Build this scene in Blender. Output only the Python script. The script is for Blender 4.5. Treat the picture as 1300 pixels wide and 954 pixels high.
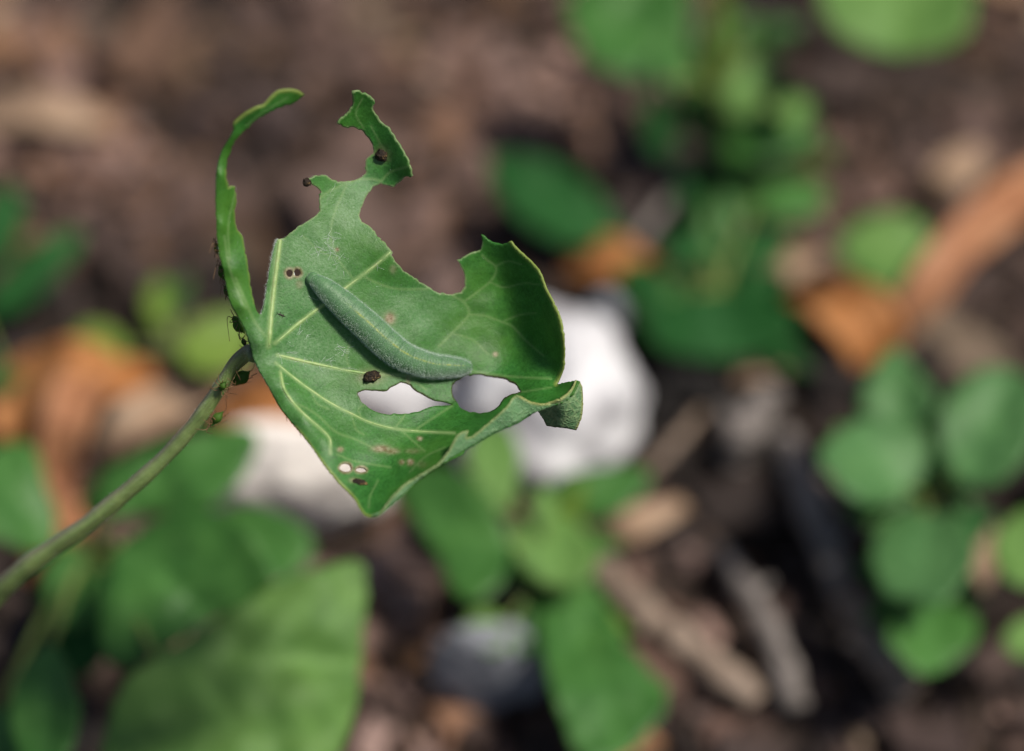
import bpy, math, random
import numpy as np
from mathutils import Vector, noise
from mathutils.geometry import delaunay_2d_cdt

for o in list(bpy.data.objects):
    bpy.data.objects.remove(o)
scene = bpy.context.scene
R = math.radians
random.seed(7)
rng = np.random.default_rng(11)

# ---------------------------------------------------------------- camera, sky, sun, exposure
PITCH, LENS, FOCUS, GROUND_D = R(50), 100.0, 0.372, 0.540
CAM = np.array([0.0, -FOCUS * math.cos(PITCH), GROUND_D * math.sin(PITCH)])
FWD = np.array([0.0, math.cos(PITCH), -math.sin(PITCH)])
UPV = np.array([0.0, math.sin(PITCH), math.cos(PITCH)])
RGT = np.array([1.0, 0.0, 0.0])
cd = bpy.data.cameras.new('camera')
cam = bpy.data.objects.new('camera', cd)
scene.collection.objects.link(cam)
cam.location = CAM
cam.rotation_euler = (math.pi / 2 - PITCH, 0, 0)
cd.lens, cd.sensor_width = LENS, 36.0
cd.clip_start, cd.clip_end = 0.005, 200
cd.dof.use_dof = True
cd.dof.focus_distance = FOCUS + 0.001
cd.dof.aperture_fstop = 5.6
cd.dof.aperture_blades = 9
scene.camera = cam

SUN_EL, SUN_AZ = R(62), R(100)      # azimuth from +Y towards +X
wd = bpy.data.worlds.new('World')
scene.world = wd
wd.use_nodes = True
nt = wd.node_tree
sky = nt.nodes.new('ShaderNodeTexSky')
sky.sky_type = 'NISHITA'
sky.sun_disc = False
sky.sun_elevation, sky.sun_rotation = SUN_EL, SUN_AZ
sky.dust_density = 2.0
bg = nt.nodes['Background']
bg.inputs['Strength'].default_value = 0.05
nt.links.new(sky.outputs[0], bg.inputs[0])
sd = bpy.data.lights.new('sun', 'SUN')
sd.energy, sd.angle, sd.color = 3.3, R(8), (1.0, 0.94, 0.84)
sun = bpy.data.objects.new('sun', sd)
scene.collection.objects.link(sun)
sdir = Vector((math.sin(SUN_AZ) * math.cos(SUN_EL), math.cos(SUN_AZ) * math.cos(SUN_EL), math.sin(SUN_EL)))
sun.rotation_euler = sdir.to_track_quat('Z', 'Y').to_euler()
sun.location = (0.3, 0.3, 1)
scene.view_settings.view_transform = 'Standard'
scene.view_settings.look = 'None'
scene.view_settings.gamma = 1
scene.view_settings.exposure = 0.40
scene.render.resolution_x, scene.render.resolution_y = 1024, 751

# ---------------------------------------------------------------- picture point -> place
def ray(px, py):
    a = (np.asarray(px, float) - 650) / 1300 * 36 / LENS
    b = (477 - np.asarray(py, float)) / 1300 * 36 / LENS
    return a[..., None] * RGT + b[..., None] * UPV + FWD
def P(px, py, w=0.0):                     # w: millimetres nearer than the focus distance
    return CAM + ray(px, py) * (FOCUS - np.asarray(w, float) / 1000)[..., None]
def at(px, py, h=0.0):                    # the point at height h above the ground
    r = ray(px, py)
    return CAM + r * ((h - CAM[2]) / r[2])
def mpp(p):                               # metres per photo pixel at a place
    return float(np.dot(np.asarray(p) - CAM, FWD)) * 36 / LENS / 1300

# ---------------------------------------------------------------- objects
col = scene.collection
ORG = {}
def tag(o, label=None, cat=None, group=None, kind=None):
    if label: o['label'] = label
    if cat: o['category'] = cat
    if group: o['group'] = group
    if kind: o['kind'] = kind
    return o
def empty(name, loc, *t):
    o = bpy.data.objects.new(name, None)
    o.empty_display_size = 0.01
    o.location = loc
    col.objects.link(o)
    ORG[o] = np.array(loc, float)
    return tag(o, *t)
def mk(name, V, F, mat, parent=None, smooth=True, attrs=None, org=None):
    V = np.asarray(V, float)
    if parent is not None:
        org = ORG[parent]
    elif org is None:
        org = np.array([V[:, 0].mean(), V[:, 1].mean(), V[:, 2].min()])
    me = bpy.data.meshes.new(name)
    me.from_pydata([tuple(v) for v in (V - org)], [], [tuple(int(i) for i in f) for f in F])
    if smooth:
        me.polygons.foreach_set('use_smooth', [True] * len(me.polygons))
    for k, a in (attrs or {}).items():
        at_ = me.attributes.new(k, 'FLOAT_COLOR', 'POINT')
        a = np.asarray(a, float)
        if a.ndim == 1:
            a = np.stack([a, a, a], 1)
        at_.data.foreach_set('color', np.concatenate([a, np.ones((len(a), 1))], 1).ravel())
    me.materials.append(mat)
    me.update()
    o = bpy.data.objects.new(name, me)
    col.objects.link(o)
    if parent is not None:
        o.parent = parent
    else:
        o.location = org
    ORG[o] = np.array(org, float)
    return o
def solid(o, t, offset=-1):
    m = o.modifiers.new('thickness', 'SOLIDIFY')
    m.thickness, m.offset = t, offset
    return o
def smoothpath(pts, n):                   # Catmull-Rom through rows of any width
    p = np.asarray(pts, float)
    p = np.vstack([2 * p[0] - p[1], p, 2 * p[-1] - p[-2]])
    m = len(p) - 3
    t = np.linspace(0, m - 1e-6, n)
    i = t.astype(int)
    f = (t - i)[:, None]
    a, b, c, d = p[i], p[i + 1], p[i + 2], p[i + 3]
    return .5 * (2 * b + (c - a) * f + (2 * a - 5 * b + 4 * c - d) * f ** 2 + (3 * b - a - 3 * c + d) * f ** 3)
def norm(a):
    return a / (np.linalg.norm(a, axis=-1, keepdims=True) + 1e-15)
def tube(C, rad, k=8, cap=True):
    C = np.asarray(C, float)
    rad = np.broadcast_to(np.asarray(rad, float), (len(C),))
    T = norm(np.gradient(C, axis=0))
    ref = np.array([.31, .2, .93])
    if abs(T[0] @ ref) > .9: ref = np.array([1., 0, 0])
    N = norm(np.cross(T, ref)); B = np.cross(T, N)
    th = np.arange(k) / k * 2 * math.pi
    V = (C[:, None] + rad[:, None, None] * (np.cos(th)[None, :, None] * N[:, None] + np.sin(th)[None, :, None] * B[:, None])).reshape(-1, 3)
    F = []
    for i in range(len(C) - 1):
        for j in range(k):
            F.append((i * k + j, i * k + (j + 1) % k, (i + 1) * k + (j + 1) % k, (i + 1) * k + j))
    if cap:
        F.append(tuple(range(k))[::-1]); F.append(tuple((len(C) - 1) * k + j for j in range(k)))
    return V, F
def join(parts):
    V, F, n = [], [], 0
    for v, f in parts:
        V.append(v); F += [tuple(i + n for i in q) for q in f]; n += len(v)
    return np.vstack(V), F

# ---------------------------------------------------------------- materials
def mat(name):
    m = bpy.data.materials.new(name)
    m.use_nodes = True
    t = m.node_tree
    return m, t, t.nodes['Principled BSDF'], t.nodes['Material Output']
def nd(t, kind, **kw):
    n = t.nodes.new(kind)
    for k, v in kw.items():
        if k[0] == '_': n.inputs[k[1:]].default_value = v
        else: setattr(n, k, v)
    return n
def coords(t, scale=1000.0, stretch=(1, 1, 1)):      # object space in millimetres
    tc = nd(t, 'ShaderNodeTexCoord')
    mp = nd(t, 'ShaderNodeMapping')
    mp.inputs['Scale'].default_value = [scale * s for s in stretch]
    t.links.new(tc.outputs['Object'], mp.inputs['Vector'])
    return mp.outputs[0]
def ntex(t, vec, scale, detail=3, rough=.55):
    n = nd(t, 'ShaderNodeTexNoise', _Scale=scale, _Detail=detail, _Roughness=rough)
    t.links.new(vec, n.inputs['Vector'])
    return n.outputs['Fac']
def ramp(t, fac, *stops):
    r = nd(t, 'ShaderNodeValToRGB')
    e = r.color_ramp.elements
    while len(e) < len(stops): e.new(.5)
    for k, (p, c) in enumerate(stops):
        e[k].position = p
        e[k].color = (*c, 1) if len(c) == 3 else c
    t.links.new(fac, r.inputs[0])
    return r.outputs[0]
def mixc(t, fac, a, b, mode='MIX'):
    m = nd(t, 'ShaderNodeMix', data_type='RGBA', blend_type=mode)
    for s, x in ((0, fac), (6, a), (7, b)):
        if isinstance(x, (int, float)): m.inputs[s].default_value = x
        elif isinstance(x, tuple): m.inputs[s].default_value = (*x, 1)
        else: t.links.new(x, m.inputs[s])
    return m.outputs[2]
def mth(t, op, a, b=None, clamp=False):
    m = nd(t, 'ShaderNodeMath', operation=op, use_clamp=clamp)
    for s, x in ((0, a), (1, b)):
        if x is None: continue
        if isinstance(x, (int, float)): m.inputs[s].default_value = x
        else: t.links.new(x, m.inputs[s])
    return m.outputs[0]
def bump(t, bs, h, dist, strength=.6):
    b = nd(t, 'ShaderNodeBump', _Strength=strength, _Distance=dist)
    t.links.new(h, b.inputs['Height'])
    t.links.new(b.outputs[0], bs.inputs['Normal'])
    return b
def translucent(t, bs, out, colr, w):
    tr = nd(t, 'ShaderNodeBsdfTranslucent')
    if isinstance(colr, tuple): tr.inputs[0].default_value = (*colr, 1)
    else: t.links.new(colr, tr.inputs[0])
    ms = nd(t, 'ShaderNodeMixShader')
    ms.inputs[0].default_value = w
    t.links.new(bs.outputs[0], ms.inputs[1]); t.links.new(tr.outputs[0], ms.inputs[2])
    t.links.new(ms.outputs[0], out.inputs[0])
def attr(t, name):
    a = nd(t, 'ShaderNodeAttribute', attribute_name=name)
    s = nd(t, 'ShaderNodeSeparateColor')
    t.links.new(a.outputs['Color'], s.inputs[0])
    return a.outputs['Color'], s.outputs

def leaf_blade_material():
    m, t, b, out = mat('chewed_leaf_blade')
    v = coords(t)
    base = ramp(t, ntex(t, v, .22, 4), (.3, (.026, .148, .013)), (.7, (.048, .205, .023)))
    base = mixc(t, mth(t, 'MULTIPLY', ntex(t, v, 1.1, 4, .65), .45), base, (.055, .25, .06))
    stip = ramp(t, ntex(t, v, 3.0, 4, .75), (.35, (.62, .66, .62)), (.5, (1, 1, 1)), (.68, (1.5, 1.32, 1.5)))
    base = mixc(t, 1.0, base, stip, 'MULTIPLY')
    base = mixc(t, ramp(t, ntex(t, v, .075, 3), (.42, (0, 0, 0)), (.68, (.75, .75, .75))), base, (.075, .215, .018))  # yellow-green of sunlit areas painted into the blade in loose patches
    patch = ramp(t, ntex(t, v, .45, 5, .7), (.36, (.70, .76, .66)), (.55, (1.05, 1.03, 1.05)))
    base = mixc(t, 1.0, base, patch, 'MULTIPLY')
    # fine net of the smallest veins
    vo = nd(t, 'ShaderNodeTexVoronoi', feature='DISTANCE_TO_EDGE', _Scale=.75)
    wob = nd(t, 'ShaderNodeTexNoise', _Scale=.9, _Detail=3.0)
    t.links.new(v, wob.inputs['Vector'])
    add = nd(t, 'ShaderNodeVectorMath', operation='ADD')
    t.links.new(v, add.inputs[0]); t.links.new(wob.outputs['Color'], add.inputs[1])
    t.links.new(add.outputs[0], vo.inputs['Vector'])
    net = ramp(t, vo.outputs['Distance'], (.0, (1, 1, 1)), (.075, (0, 0, 0)))
    base = mixc(t, mth(t, 'MULTIPLY', net, .06), base, (.12, .34, .11))
    _, a = attr(t, 'tissue')       # R vein, G yellow margin, B wax and silk pallor plus painted sunlight
    _, s = attr(t, 'scar')         # R tan scar, G brown chewed rim, B fresh pale cut
    bloom_sunlit = mth(t, 'MULTIPLY', a[2], mth(t, 'ADD', .25, mth(t, 'MULTIPLY', ramp(t, ntex(t, v, 2.6, 5, .8), (.38, (0, 0, 0)), (.66, (1, 1, 1))), 1.1)))
    base = mixc(t, bloom_sunlit, base, (.175, .335, .14))
    base = mixc(t, mth(t, 'MULTIPLY', a[0], .8), base, (.30, .45, .17))
    base = mixc(t, mth(t, 'MULTIPLY', a[1], .75), base, (.36, .42, .10))
    tan = ramp(t, ntex(t, v, 1.6, 3), (.35, (.20, .13, .06)), (.65, (.46, .41, .26)))
    base = mixc(t, s[0], base, tan)
    base = mixc(t, s[2], base, (.42, .48, .24))
    base = mixc(t, s[1], base, (.075, .045, .02))
    t.links.new(base, b.inputs['Base Color'])
    b.inputs['Roughness'].default_value = .45
    b.inputs['Specular IOR Level'].default_value = .42
    h = mth(t, 'ADD', mth(t, 'MULTIPLY', ntex(t, v, 1.3, 4), .6), mth(t, 'MULTIPLY', net, -.10))
    h = mth(t, 'ADD', h, mth(t, 'MULTIPLY', ntex(t, v, 4, 4, .7), .55))
    bump(t, b, h, .00016, .55)
    translucent(t, b, out, mixc(t, .55, base, (.12, .42, .02)), .28)
    return m
def underside_material():
    m, t, b, out = mat('leaf_underside')
    v = coords(t)
    base = ramp(t, ntex(t, v, .5, 4), (.3, (.085, .22, .085)), (.7, (.14, .30, .125)))
    vo = nd(t, 'ShaderNodeTexVoronoi', feature='DISTANCE_TO_EDGE', _Scale=.95)
    wob = nd(t, 'ShaderNodeTexNoise', _Scale=1.2, _Detail=3.0)
    t.links.new(v, wob.inputs['Vector'])
    add = nd(t, 'ShaderNodeVectorMath', operation='ADD')
    t.links.new(v, add.inputs[0]); t.links.new(wob.outputs['Color'], add.inputs[1])
    t.links.new(add.outputs[0], vo.inputs['Vector'])
    net = ramp(t, vo.outputs['Distance'], (.0, (1, 1, 1)), (.14, (0, 0, 0)))
    vo2 = nd(t, 'ShaderNodeTexVoronoi', feature='DISTANCE_TO_EDGE', _Scale=2.6)
    t.links.new(add.outputs[0], vo2.inputs['Vector'])
    net2 = ramp(t, vo2.outputs['Distance'], (.0, (1, 1, 1)), (.15, (0, 0, 0)))
    _, a = attr(t, 'tissue')
    _, s = attr(t, 'scar')
    cell = mth(t, 'MAXIMUM', mth(t, 'MULTIPLY', net, .9), mth(t, 'MULTIPLY', net2, .4))
    base = mixc(t, mth(t, 'MULTIPLY', cell, mth(t, 'ADD', .18, mth(t, 'MULTIPLY', a[2], .7))), base, (.26, .40, .19))
    base = mixc(t, mth(t, 'MULTIPLY', a[0], .8), base, (.30, .45, .20))
    base = mixc(t, mth(t, 'MULTIPLY', a[1], .85), base, (.42, .42, .13))
    base = mixc(t, s[1], base, (.09, .05, .02))
    t.links.new(base, b.inputs['Base Color'])
    b.inputs['Roughness'].default_value = .5
    bump(t, b, mth(t, 'ADD', cell, mth(t, 'MULTIPLY', ntex(t, v, 2, 3), .7)), .00018, .7)
    translucent(t, b, out, (.09, .33, .03), .18)
    return m
def vein_material():
    m, t, b, out = mat('leaf_vein')
    v = coords(t)
    c = ramp(t, ntex(t, v, 1.1, 4), (.3, (.20, .35, .10)), (.55, (.31, .43, .16)), (.8, (.38, .42, .20)))
    t.links.new(c, b.inputs['Base Color'])
    b.inputs['Roughness'].default_value = .5
    bump(t, b, ntex(t, v, 5, 3), .0001, .5)
    return m
def petiole_material():
    m, t, b, out = mat('petiole_skin')
    v = coords(t)
    g = ramp(t, ntex(t, v, .5, 4), (.3, (.10, .21, .03)), (.7, (.19, .30, .065)))
    v2 = coords(t, 1000, (1, 1, 1))
    _, a = attr(t, 'tissue')        # R purple flush, along the upper flank
    stre = ntex(t, v2, 1.2, 5, .7)
    fl = mth(t, 'MULTIPLY', a[0], mth(t, 'ADD', .35, mth(t, 'MULTIPLY', stre, .9)), True)
    g = mixc(t, mth(t, 'MULTIPLY', a[1], .6), g, (.30, .34, .16))
    c = mixc(t, fl, g, (.24, .19, .185))
    c = mixc(t, mth(t, 'MULTIPLY', mth(t, 'SUBTRACT', .62, a[1], True), 1.1), c, (.10, .075, .05))
    t.links.new(c, b.inputs['Base Color'])
    b.inputs['Roughness'].default_value = .45
    bump(t, b, stre, .0002, .5)
    return m
def green_material(name, lo, hi, rough=.48, tr=.2, spec=.35):
    m, t, b, out = mat(name)
    v = coords(t)
    c = ramp(t, ntex(t, v, .12, 4), (.3, lo), (.7, hi))
    _, a = attr(t, 'tissue')
    c = mixc(t, mth(t, 'MULTIPLY', a[0], .35), c, tuple(min(1, x * 1.9 + .03) for x in hi))
    t.links.new(c, b.inputs['Base Color'])
    b.inputs['Roughness'].default_value = rough
    b.inputs['Specular IOR Level'].default_value = spec
    bump(t, b, ntex(t, v, .5, 3), .0006, .5)
    translucent(t, b, out, tuple(min(1, x * 1.4) for x in hi), tr)
    return m
def plain(name, stops, scale, rough=.8, bd=.0005, bs_=.6, detail=5, stretch=(1, 1, 1), spec=.3, tr=0):
    m, t, b, out = mat(name)
    v = coords(t, 1000, stretch)
    f = ntex(t, v, scale, detail, .62)
    c = ramp(t, f, *stops)
    t.links.new(c, b.inputs['Base Color'])
    b.inputs['Roughness'].default_value = rough
    b.inputs['Specular IOR Level'].default_value = spec
    bump(t, b, ntex(t, v, scale * 2.3, 4, .6), bd, bs_)
    if tr: translucent(t, b, out, stops[-1][1], tr)
    return m
def crumb_material():
    m, t, b, out = mat('soil_crumbs')
    v = coords(t)
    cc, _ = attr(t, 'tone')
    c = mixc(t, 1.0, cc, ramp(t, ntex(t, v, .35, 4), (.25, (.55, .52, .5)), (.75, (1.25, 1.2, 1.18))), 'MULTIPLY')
    t.links.new(c, b.inputs['Base Color'])
    b.inputs['Roughness'].default_value = .85
    bump(t, b, ntex(t, v, .8, 4), .0008, .7)
    return m

M = dict(
    blade=leaf_blade_material(), under=underside_material(), vein=vein_material(), petiole=petiole_material(),
    light=green_material('pale_green_leaf', (.080, .185, .036), (.13, .255, .055), .6, .2, .35),
    mid=green_material('green_leaf', (.032, .120, .020), (.065, .185, .034)),
    cool=green_material('cool_green_leaf', (.055, .155, .045), (.09, .215, .065), .5, .2, .35),
    dark=green_material('dark_shaded_leaf', (.005, .050, .007), (.012, .085, .013), .7, .1, .22),  # shade on leaves turned from the sun is put into this green
    lime=green_material('yellow_green_leaf', (.11, .20, .025), (.19, .29, .04), .5, .3),
    stalk=plain('plant_stalk', [(.3, (.12, .19, .04)), (.7, (.20, .25, .07))], .3, .5, .0003),
    soil=plain('soil', [(.25, (.012, .008, .006)), (.5, (.032, .021, .016)), (.75, (.09, .064, .05))], .09, .95, .003, .8, 8),
    crumb=crumb_material(),
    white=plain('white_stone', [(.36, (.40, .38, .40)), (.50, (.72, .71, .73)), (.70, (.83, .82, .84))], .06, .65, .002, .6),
    cream=plain('cream_stone', [(.25, (.56, .48, .43)), (.5, (.78, .72, .67)), (.75, (.84, .80, .77))], .09, .7, .0015, .5),
    grey=plain('grey_stone', [(.25, (.17, .18, .20)), (.75, (.30, .31, .34))], .15, .75, .001, .5),
    orange=plain('orange_dry_leaf', [(.25, (.24, .08, .02)), (.5, (.46, .19, .06)), (.75, (.60, .32, .15))], .12, .6, .0008, .6, tr=.15),
    rust=plain('rust_dry_leaf', [(.25, (.22, .08, .04)), (.5, (.40, .18, .085)), (.75, (.54, .30, .17))], .12, .6, .0008, .6, tr=.12),
    tan=plain('tan_dry_leaf', [(.25, (.24, .15, .09)), (.5, (.40, .27, .18)), (.75, (.52, .40, .30))], .12, .7, .0008, .6, tr=.1),
    twig=plain('twig_bark', [(.25, (.11, .08, .06)), (.5, (.25, .185, .14)), (.75, (.38, .30, .24))], .25, .85, .001, .7),
    greytwig=plain('grey_twig_bark', [(.25, (.09, .08, .07)), (.5, (.19, .165, .15)), (.75, (.32, .28, .26))], .25, .85, .001, .7),
    aphid=plain('aphid_skin', [(.3, (.06, .15, .015)), (.7, (.11, .23, .035))], 1.5, .55, .0001, .3, tr=.45),
    leg=plain('insect_leg', [(.3, (.12, .065, .03)), (.7, (.24, .14, .07))], 1.0, .5, .00005, .2),
    black=plain('dark_insect', [(.3, (.012, .009, .007)), (.7, (.04, .028, .02))], 3, .4, .00005, .3),
    frass=plain('frass', [(.30, (.010, .007, .005)), (.58, (.035, .022, .012)), (.66, (.30, .19, .07)), (.75, (.10, .06, .03))], 1.6, .6, .0004, .8),
    silk=plain('silk', [(.3, (.62, .72, .62)), (.7, (.80, .85, .80))], 1, .35, .00005, .1),
    chair=plain('caterpillar_hair', [(.3, (.42, .56, .46)), (.7, (.58, .68, .60))], 1, .5, .00005, .1),
    hair=plain('fine_hair', [(.3, (.50, .60, .52)), (.7, (.70, .78, .72))], 1, .4, .00005, .1),
)

# ================================================================ the chewed leaf
def sc(pts, s, ox, oy):
    return [(ox + x / s, oy + y / s) for x, y in pts]
C1, C3, C4, C5 = (3.18, 250, 90), (3.18, 480, 280), (3.973, 320, 440), (3.667, 220, 300)
tail = sc([(325, 680), (345, 678), (385, 650), (415, 625), (450, 605), (480, 585), (497, 565), (495, 530), (495, 515), (503, 490),
           (485, 470), (462, 455), (448, 438), (480, 422), (520, 422), (545, 440), (570, 450), (620, 445), (660, 432), (682, 415),
           (682, 360), (690, 350), (712, 335), (710, 305), (690, 270), (665, 240), (630, 228), (590, 228), (568, 215), (585, 190),
           (615, 165), (632, 130), (628, 85), (650, 82), (690, 100), (714, 120), (710, 160), (740, 205), (775, 230), (800, 275),
           (830, 320), (855, 365), (870, 425), (835, 430), (795, 468), (765, 462), (742, 455), (715, 465), (695, 490), (675, 525),
           (660, 565), (655, 585), (665, 610), (700, 630), (740, 675), (775, 715), (790, 735), (785, 745), (800, 770), (830, 805),
           (870, 830), (900, 855)], *C1)
lobe = sc([(215, 275), (250, 295), (300, 300), (335, 292), (350, 270), (352, 235), (340, 195), (318, 160), (345, 148), (380, 130),
           (415, 120), (420, 90), (415, 58), (430, 65), (460, 90), (500, 100), (535, 85)], *C3)
lobe_margin = sc([(535, 85), (570, 125), (620, 170), (655, 215), (675, 270), (710, 340), (735, 400), (745, 450), (750, 520),
                  (748, 590), (730, 640), (718, 662)], *C3)
lip = [(718, 485.5), (731.5, 482.8)]
lip_end = [(735, 484), (727, 500), (713, 511), (697, 515), (684, 519)]          # the fold that carries the hanging flap
bottom = sc([(600, 790), (560, 815), (500, 840), (450, 865), (400, 895), (350, 925)], *C3) + \
    sc([(1060, 540), (975, 580), (900, 630), (820, 690), (760, 750), (700, 800)], *C4)
tip_margin = sc([(640, 850), (600, 862), (565, 850), (540, 815), (520, 775), (490, 740), (440, 690), (380, 620), (320, 540), (270, 470), (220, 410)], *C4)
ridge = sc([(170, 350), (130, 295), (90, 220), (50, 150), (10, 70)], *C4) + \
    sc([(340, 460), (320, 410), (290, 360), (265, 310), (250, 250), (235, 180)], *C5)
strip_out = sc([(90, 740), (80, 650), (76, 520), (78, 420), (90, 360), (110, 310), (135, 270), (150, 240)], *C1)
strip_margin = sc([(148, 210), (185, 180), (240, 148), (270, 138), (300, 105), (330, 82), (375, 76), (410, 82), (435, 97)], *C1)
strip_in = sc([(415, 115), (385, 135), (330, 150), (290, 170), (240, 200), (200, 235), (165, 270), (140, 310), (125, 350), (118, 400),
               (120, 440), (128, 475), (140, 465), (155, 468), (160, 500), (160, 535), (152, 565), (155, 610), (165, 645), (183, 665),
               (195, 720), (205, 780), (215, 850), (232, 940)], *C1)
notch = sc([(388, 350), (400, 365), (412, 362), (420, 340), (430, 280), (440, 210), (455, 120), (472, 45)], *C5)
outline = tail + lobe[:-1] + lobe_margin + lip + lip_end + bottom + tip_margin + ridge + strip_out + strip_margin + strip_in + notch
hole1 = sc([(530, 235), (560, 222), (620, 222), (685, 222), (700, 205), (735, 190), (775, 185), (800, 195), (815, 215), (860, 240),
            (890, 258), (920, 272), (980, 282), (1018, 291), (970, 298), (920, 300), (870, 315), (840, 330), (790, 340), (700, 345),
            (640, 335), (590, 312), (550, 280)], *C4)
hole2 = sc([(297, 690), (300, 665), (320, 645), (360, 625), (420, 622), (470, 632), (520, 640), (560, 665), (577, 690), (540, 700),
            (510, 715), (490, 745), (460, 768), (410, 780), (370, 775), (328, 752), (322, 738), (305, 715)], *C3)
def ell(cx, cy, rx, ry, n=18):
    return [(cx + rx * math.cos(a) * (1 + .08 * math.sin(3 * a + cx)), cy + ry * math.sin(a)) for a in np.linspace(0, 2 * math.pi, n, endpoint=False)]
hole3, hole4 = ell(367.6, 347.2, 4.2, 4.6), ell(377.2, 346.4, 4.4, 4.4)
hole5, hole6 = ell(439, 594, 7.5, 5.5), ell(458.5, 596.5, 6.5, 3.2)
holes = [hole1, hole2, hole3, hole4, hole5, hole6]

# depth of the cupped surface (millimetres towards the camera), thin-plate spline through measured guesses
ctrl = np.array([
    (345, 445, 1.2), (352, 304, .3), (360, 350, .2), (352, 400, .8), (400, 300, -1.0), (430, 270, -2.2), (450, 240, -3.2), (485, 195, -3.6), (520, 212, -.8),
    (500, 232, -3.6), (470, 165, -2.6), (450, 118, .6), (432, 156, -1.6), (394, 229, -.6), (420, 400, -1.2), (480, 360, -2.6), (497, 322, -2.0),
    (540, 362, -4.2), (500, 440, -3.0), (560, 420, -5.2), (600, 400, -6.2), (588, 368, -5.4), (583, 331, -4.6), (612, 300, -4.0),
    (640, 360, -6.4), (650, 308, -2.2), (690, 365, -.6), (714, 430, 1.2), (665, 430, -6.0), (640, 470, -6.0), (690, 460, -3.4), (706, 486, -2.2), (600, 462, -5.6),
    (450, 475, -1.8), (550, 487, -4.4), (600, 522, -2.6), (655, 492, -3.6), (490, 525, -1.0), (400, 500, .3), (430, 540, 1.0),
    (480, 560, 1.2), (540, 560, .6), (580, 545, .6), (450, 600, 4.2), (500, 600, 4.0), (470, 656, 9.0), (420, 600, 6.0), (400, 576, 5.2),
    (550, 592, 7.6), (511, 628, 8.8), (590, 571, 7.0), (620, 553, 5.8), (637, 544, 5.0), (683, 521, 3.0), (731, 483, 1.0), (724, 500, 2.0), (716, 487, -.8), (640, 518, .3), (690, 495, -.6),
    (360, 492, 3.2), (385, 528, 4.0), (413, 556, 4.6), (419, 572, 5.0), (332, 478, 2.0), (353, 514, 2.7), (375, 543, 3.6), (345, 480, 2.8), (368, 520, 3.3),
    (370, 482, 1.4), (395, 520, 1.9),
    (316, 440, 1.9), (330, 436, 2.6), (329, 399, 2.2), (300, 397, 3.6), (308, 390, 4.2), (320, 372, 3.0), (284, 350, 5.6), (293, 345, 6.4), (312, 325, 4.2),
    (274.5, 285, 8.2), (281, 285, 8.6), (299, 283, 5.6), (274, 222, 10.4), (279, 222, 11.2), (288, 216, 9.6), (297, 160, 13.2), (302, 174, 11.8),
    (298, 240, 7.8), (325, 138, 14.4), (328, 151, 12.6), (352, 118, 14.2), (354, 136, 12.6), (384, 120, 12.0)])
def tps(c, lam):
    X, z = c[:, :2] / 100, c[:, 2]
    n = len(c)
    d = np.linalg.norm(X[:, None] - X[None], axis=2)
    K = np.where(d > 0, d * d * np.log(d + 1e-12), 0) + lam * np.eye(n)
    A = np.zeros((n + 3, n + 3)); A[:n, :n] = K
    Q = np.hstack([np.ones((n, 1)), X]); A[:n, n:] = Q; A[n:, :n] = Q.T
    s = np.linalg.solve(A, np.concatenate([z, np.zeros(3)]))
    def f(p):
        p = np.atleast_2d(np.asarray(p, float)) / 100
        e = np.linalg.norm(p[:, None] - X[None], axis=2)
        return np.where(e > 0, e * e * np.log(e + 1e-12), 0) @ s[:n] + s[n] + p @ s[n + 1:]
    return f
lf = ctrl[:, 0] < 390
ctrl[lf & (ctrl[:, 1] < 380), 2] *= .72
WA = tps(ctrl, .002)
def leafP(pts, lift=0.0):
    p = np.atleast_2d(np.asarray(pts, float))
    return P(p[:, 0], p[:, 1], WA(p) + lift)
def leafN(pts):
    p = np.atleast_2d(np.asarray(pts, float)); e = 3.0
    dx = leafP(p + [e, 0]) - leafP(p - [e, 0]); dy = leafP(p - [0, e]) - leafP(p + [0, e])
    return norm(np.cross(dx, dy))
def densify(poly, step=2.2, jit=.35, closed=True):
    p = np.asarray(poly, float); q = []
    m = len(p) if closed else len(p) - 1
    for i in range(m):
        a, b = p[i], p[(i + 1) % len(p)]
        k = max(1, int(np.linalg.norm(b - a) / step))
        for j in range(k):
            x = a + (b - a) * j / k
            q.append(x + (rng.normal(0, jit, 2) if j else 0))
    if not closed: q.append(p[-1])
    return np.array(q)
def chaikin(poly, n=1):
    p = np.asarray(poly, float)
    for _ in range(n):
        q = np.roll(p, -1, 0)
        p = np.stack([p * .78 + q * .22, p * .22 + q * .78], 1).reshape(-1, 2)
    return p
def inside(pts, poly):
    x, y = pts[:, 0], pts[:, 1]; r = np.zeros(len(pts), bool)
    q = np.roll(poly, -1, 0)
    for (x0, y0), (x1, y1) in zip(poly, q):
        c = (y0 > y) != (y1 > y)
        if y1 != y0: r ^= c & (x < (x1 - x0) * (y - y0) / (y1 - y0) + x0)
    return r
def segdist(pts, line, closed=False):
    pts = np.asarray(pts, float); line = np.asarray(line, float)
    a = line if closed else line[:-1]; b = np.roll(line, -1, 0) if closed else line[1:]
    best = np.full(len(pts), 1e9)
    for p, q in zip(a, b):
        d = q - p; L = d @ d + 1e-12
        t = np.clip(((pts - p) @ d) / L, 0, 1)
        best = np.minimum(best, np.linalg.norm(pts - p - t[:, None] * d, axis=1))
    return best
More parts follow.
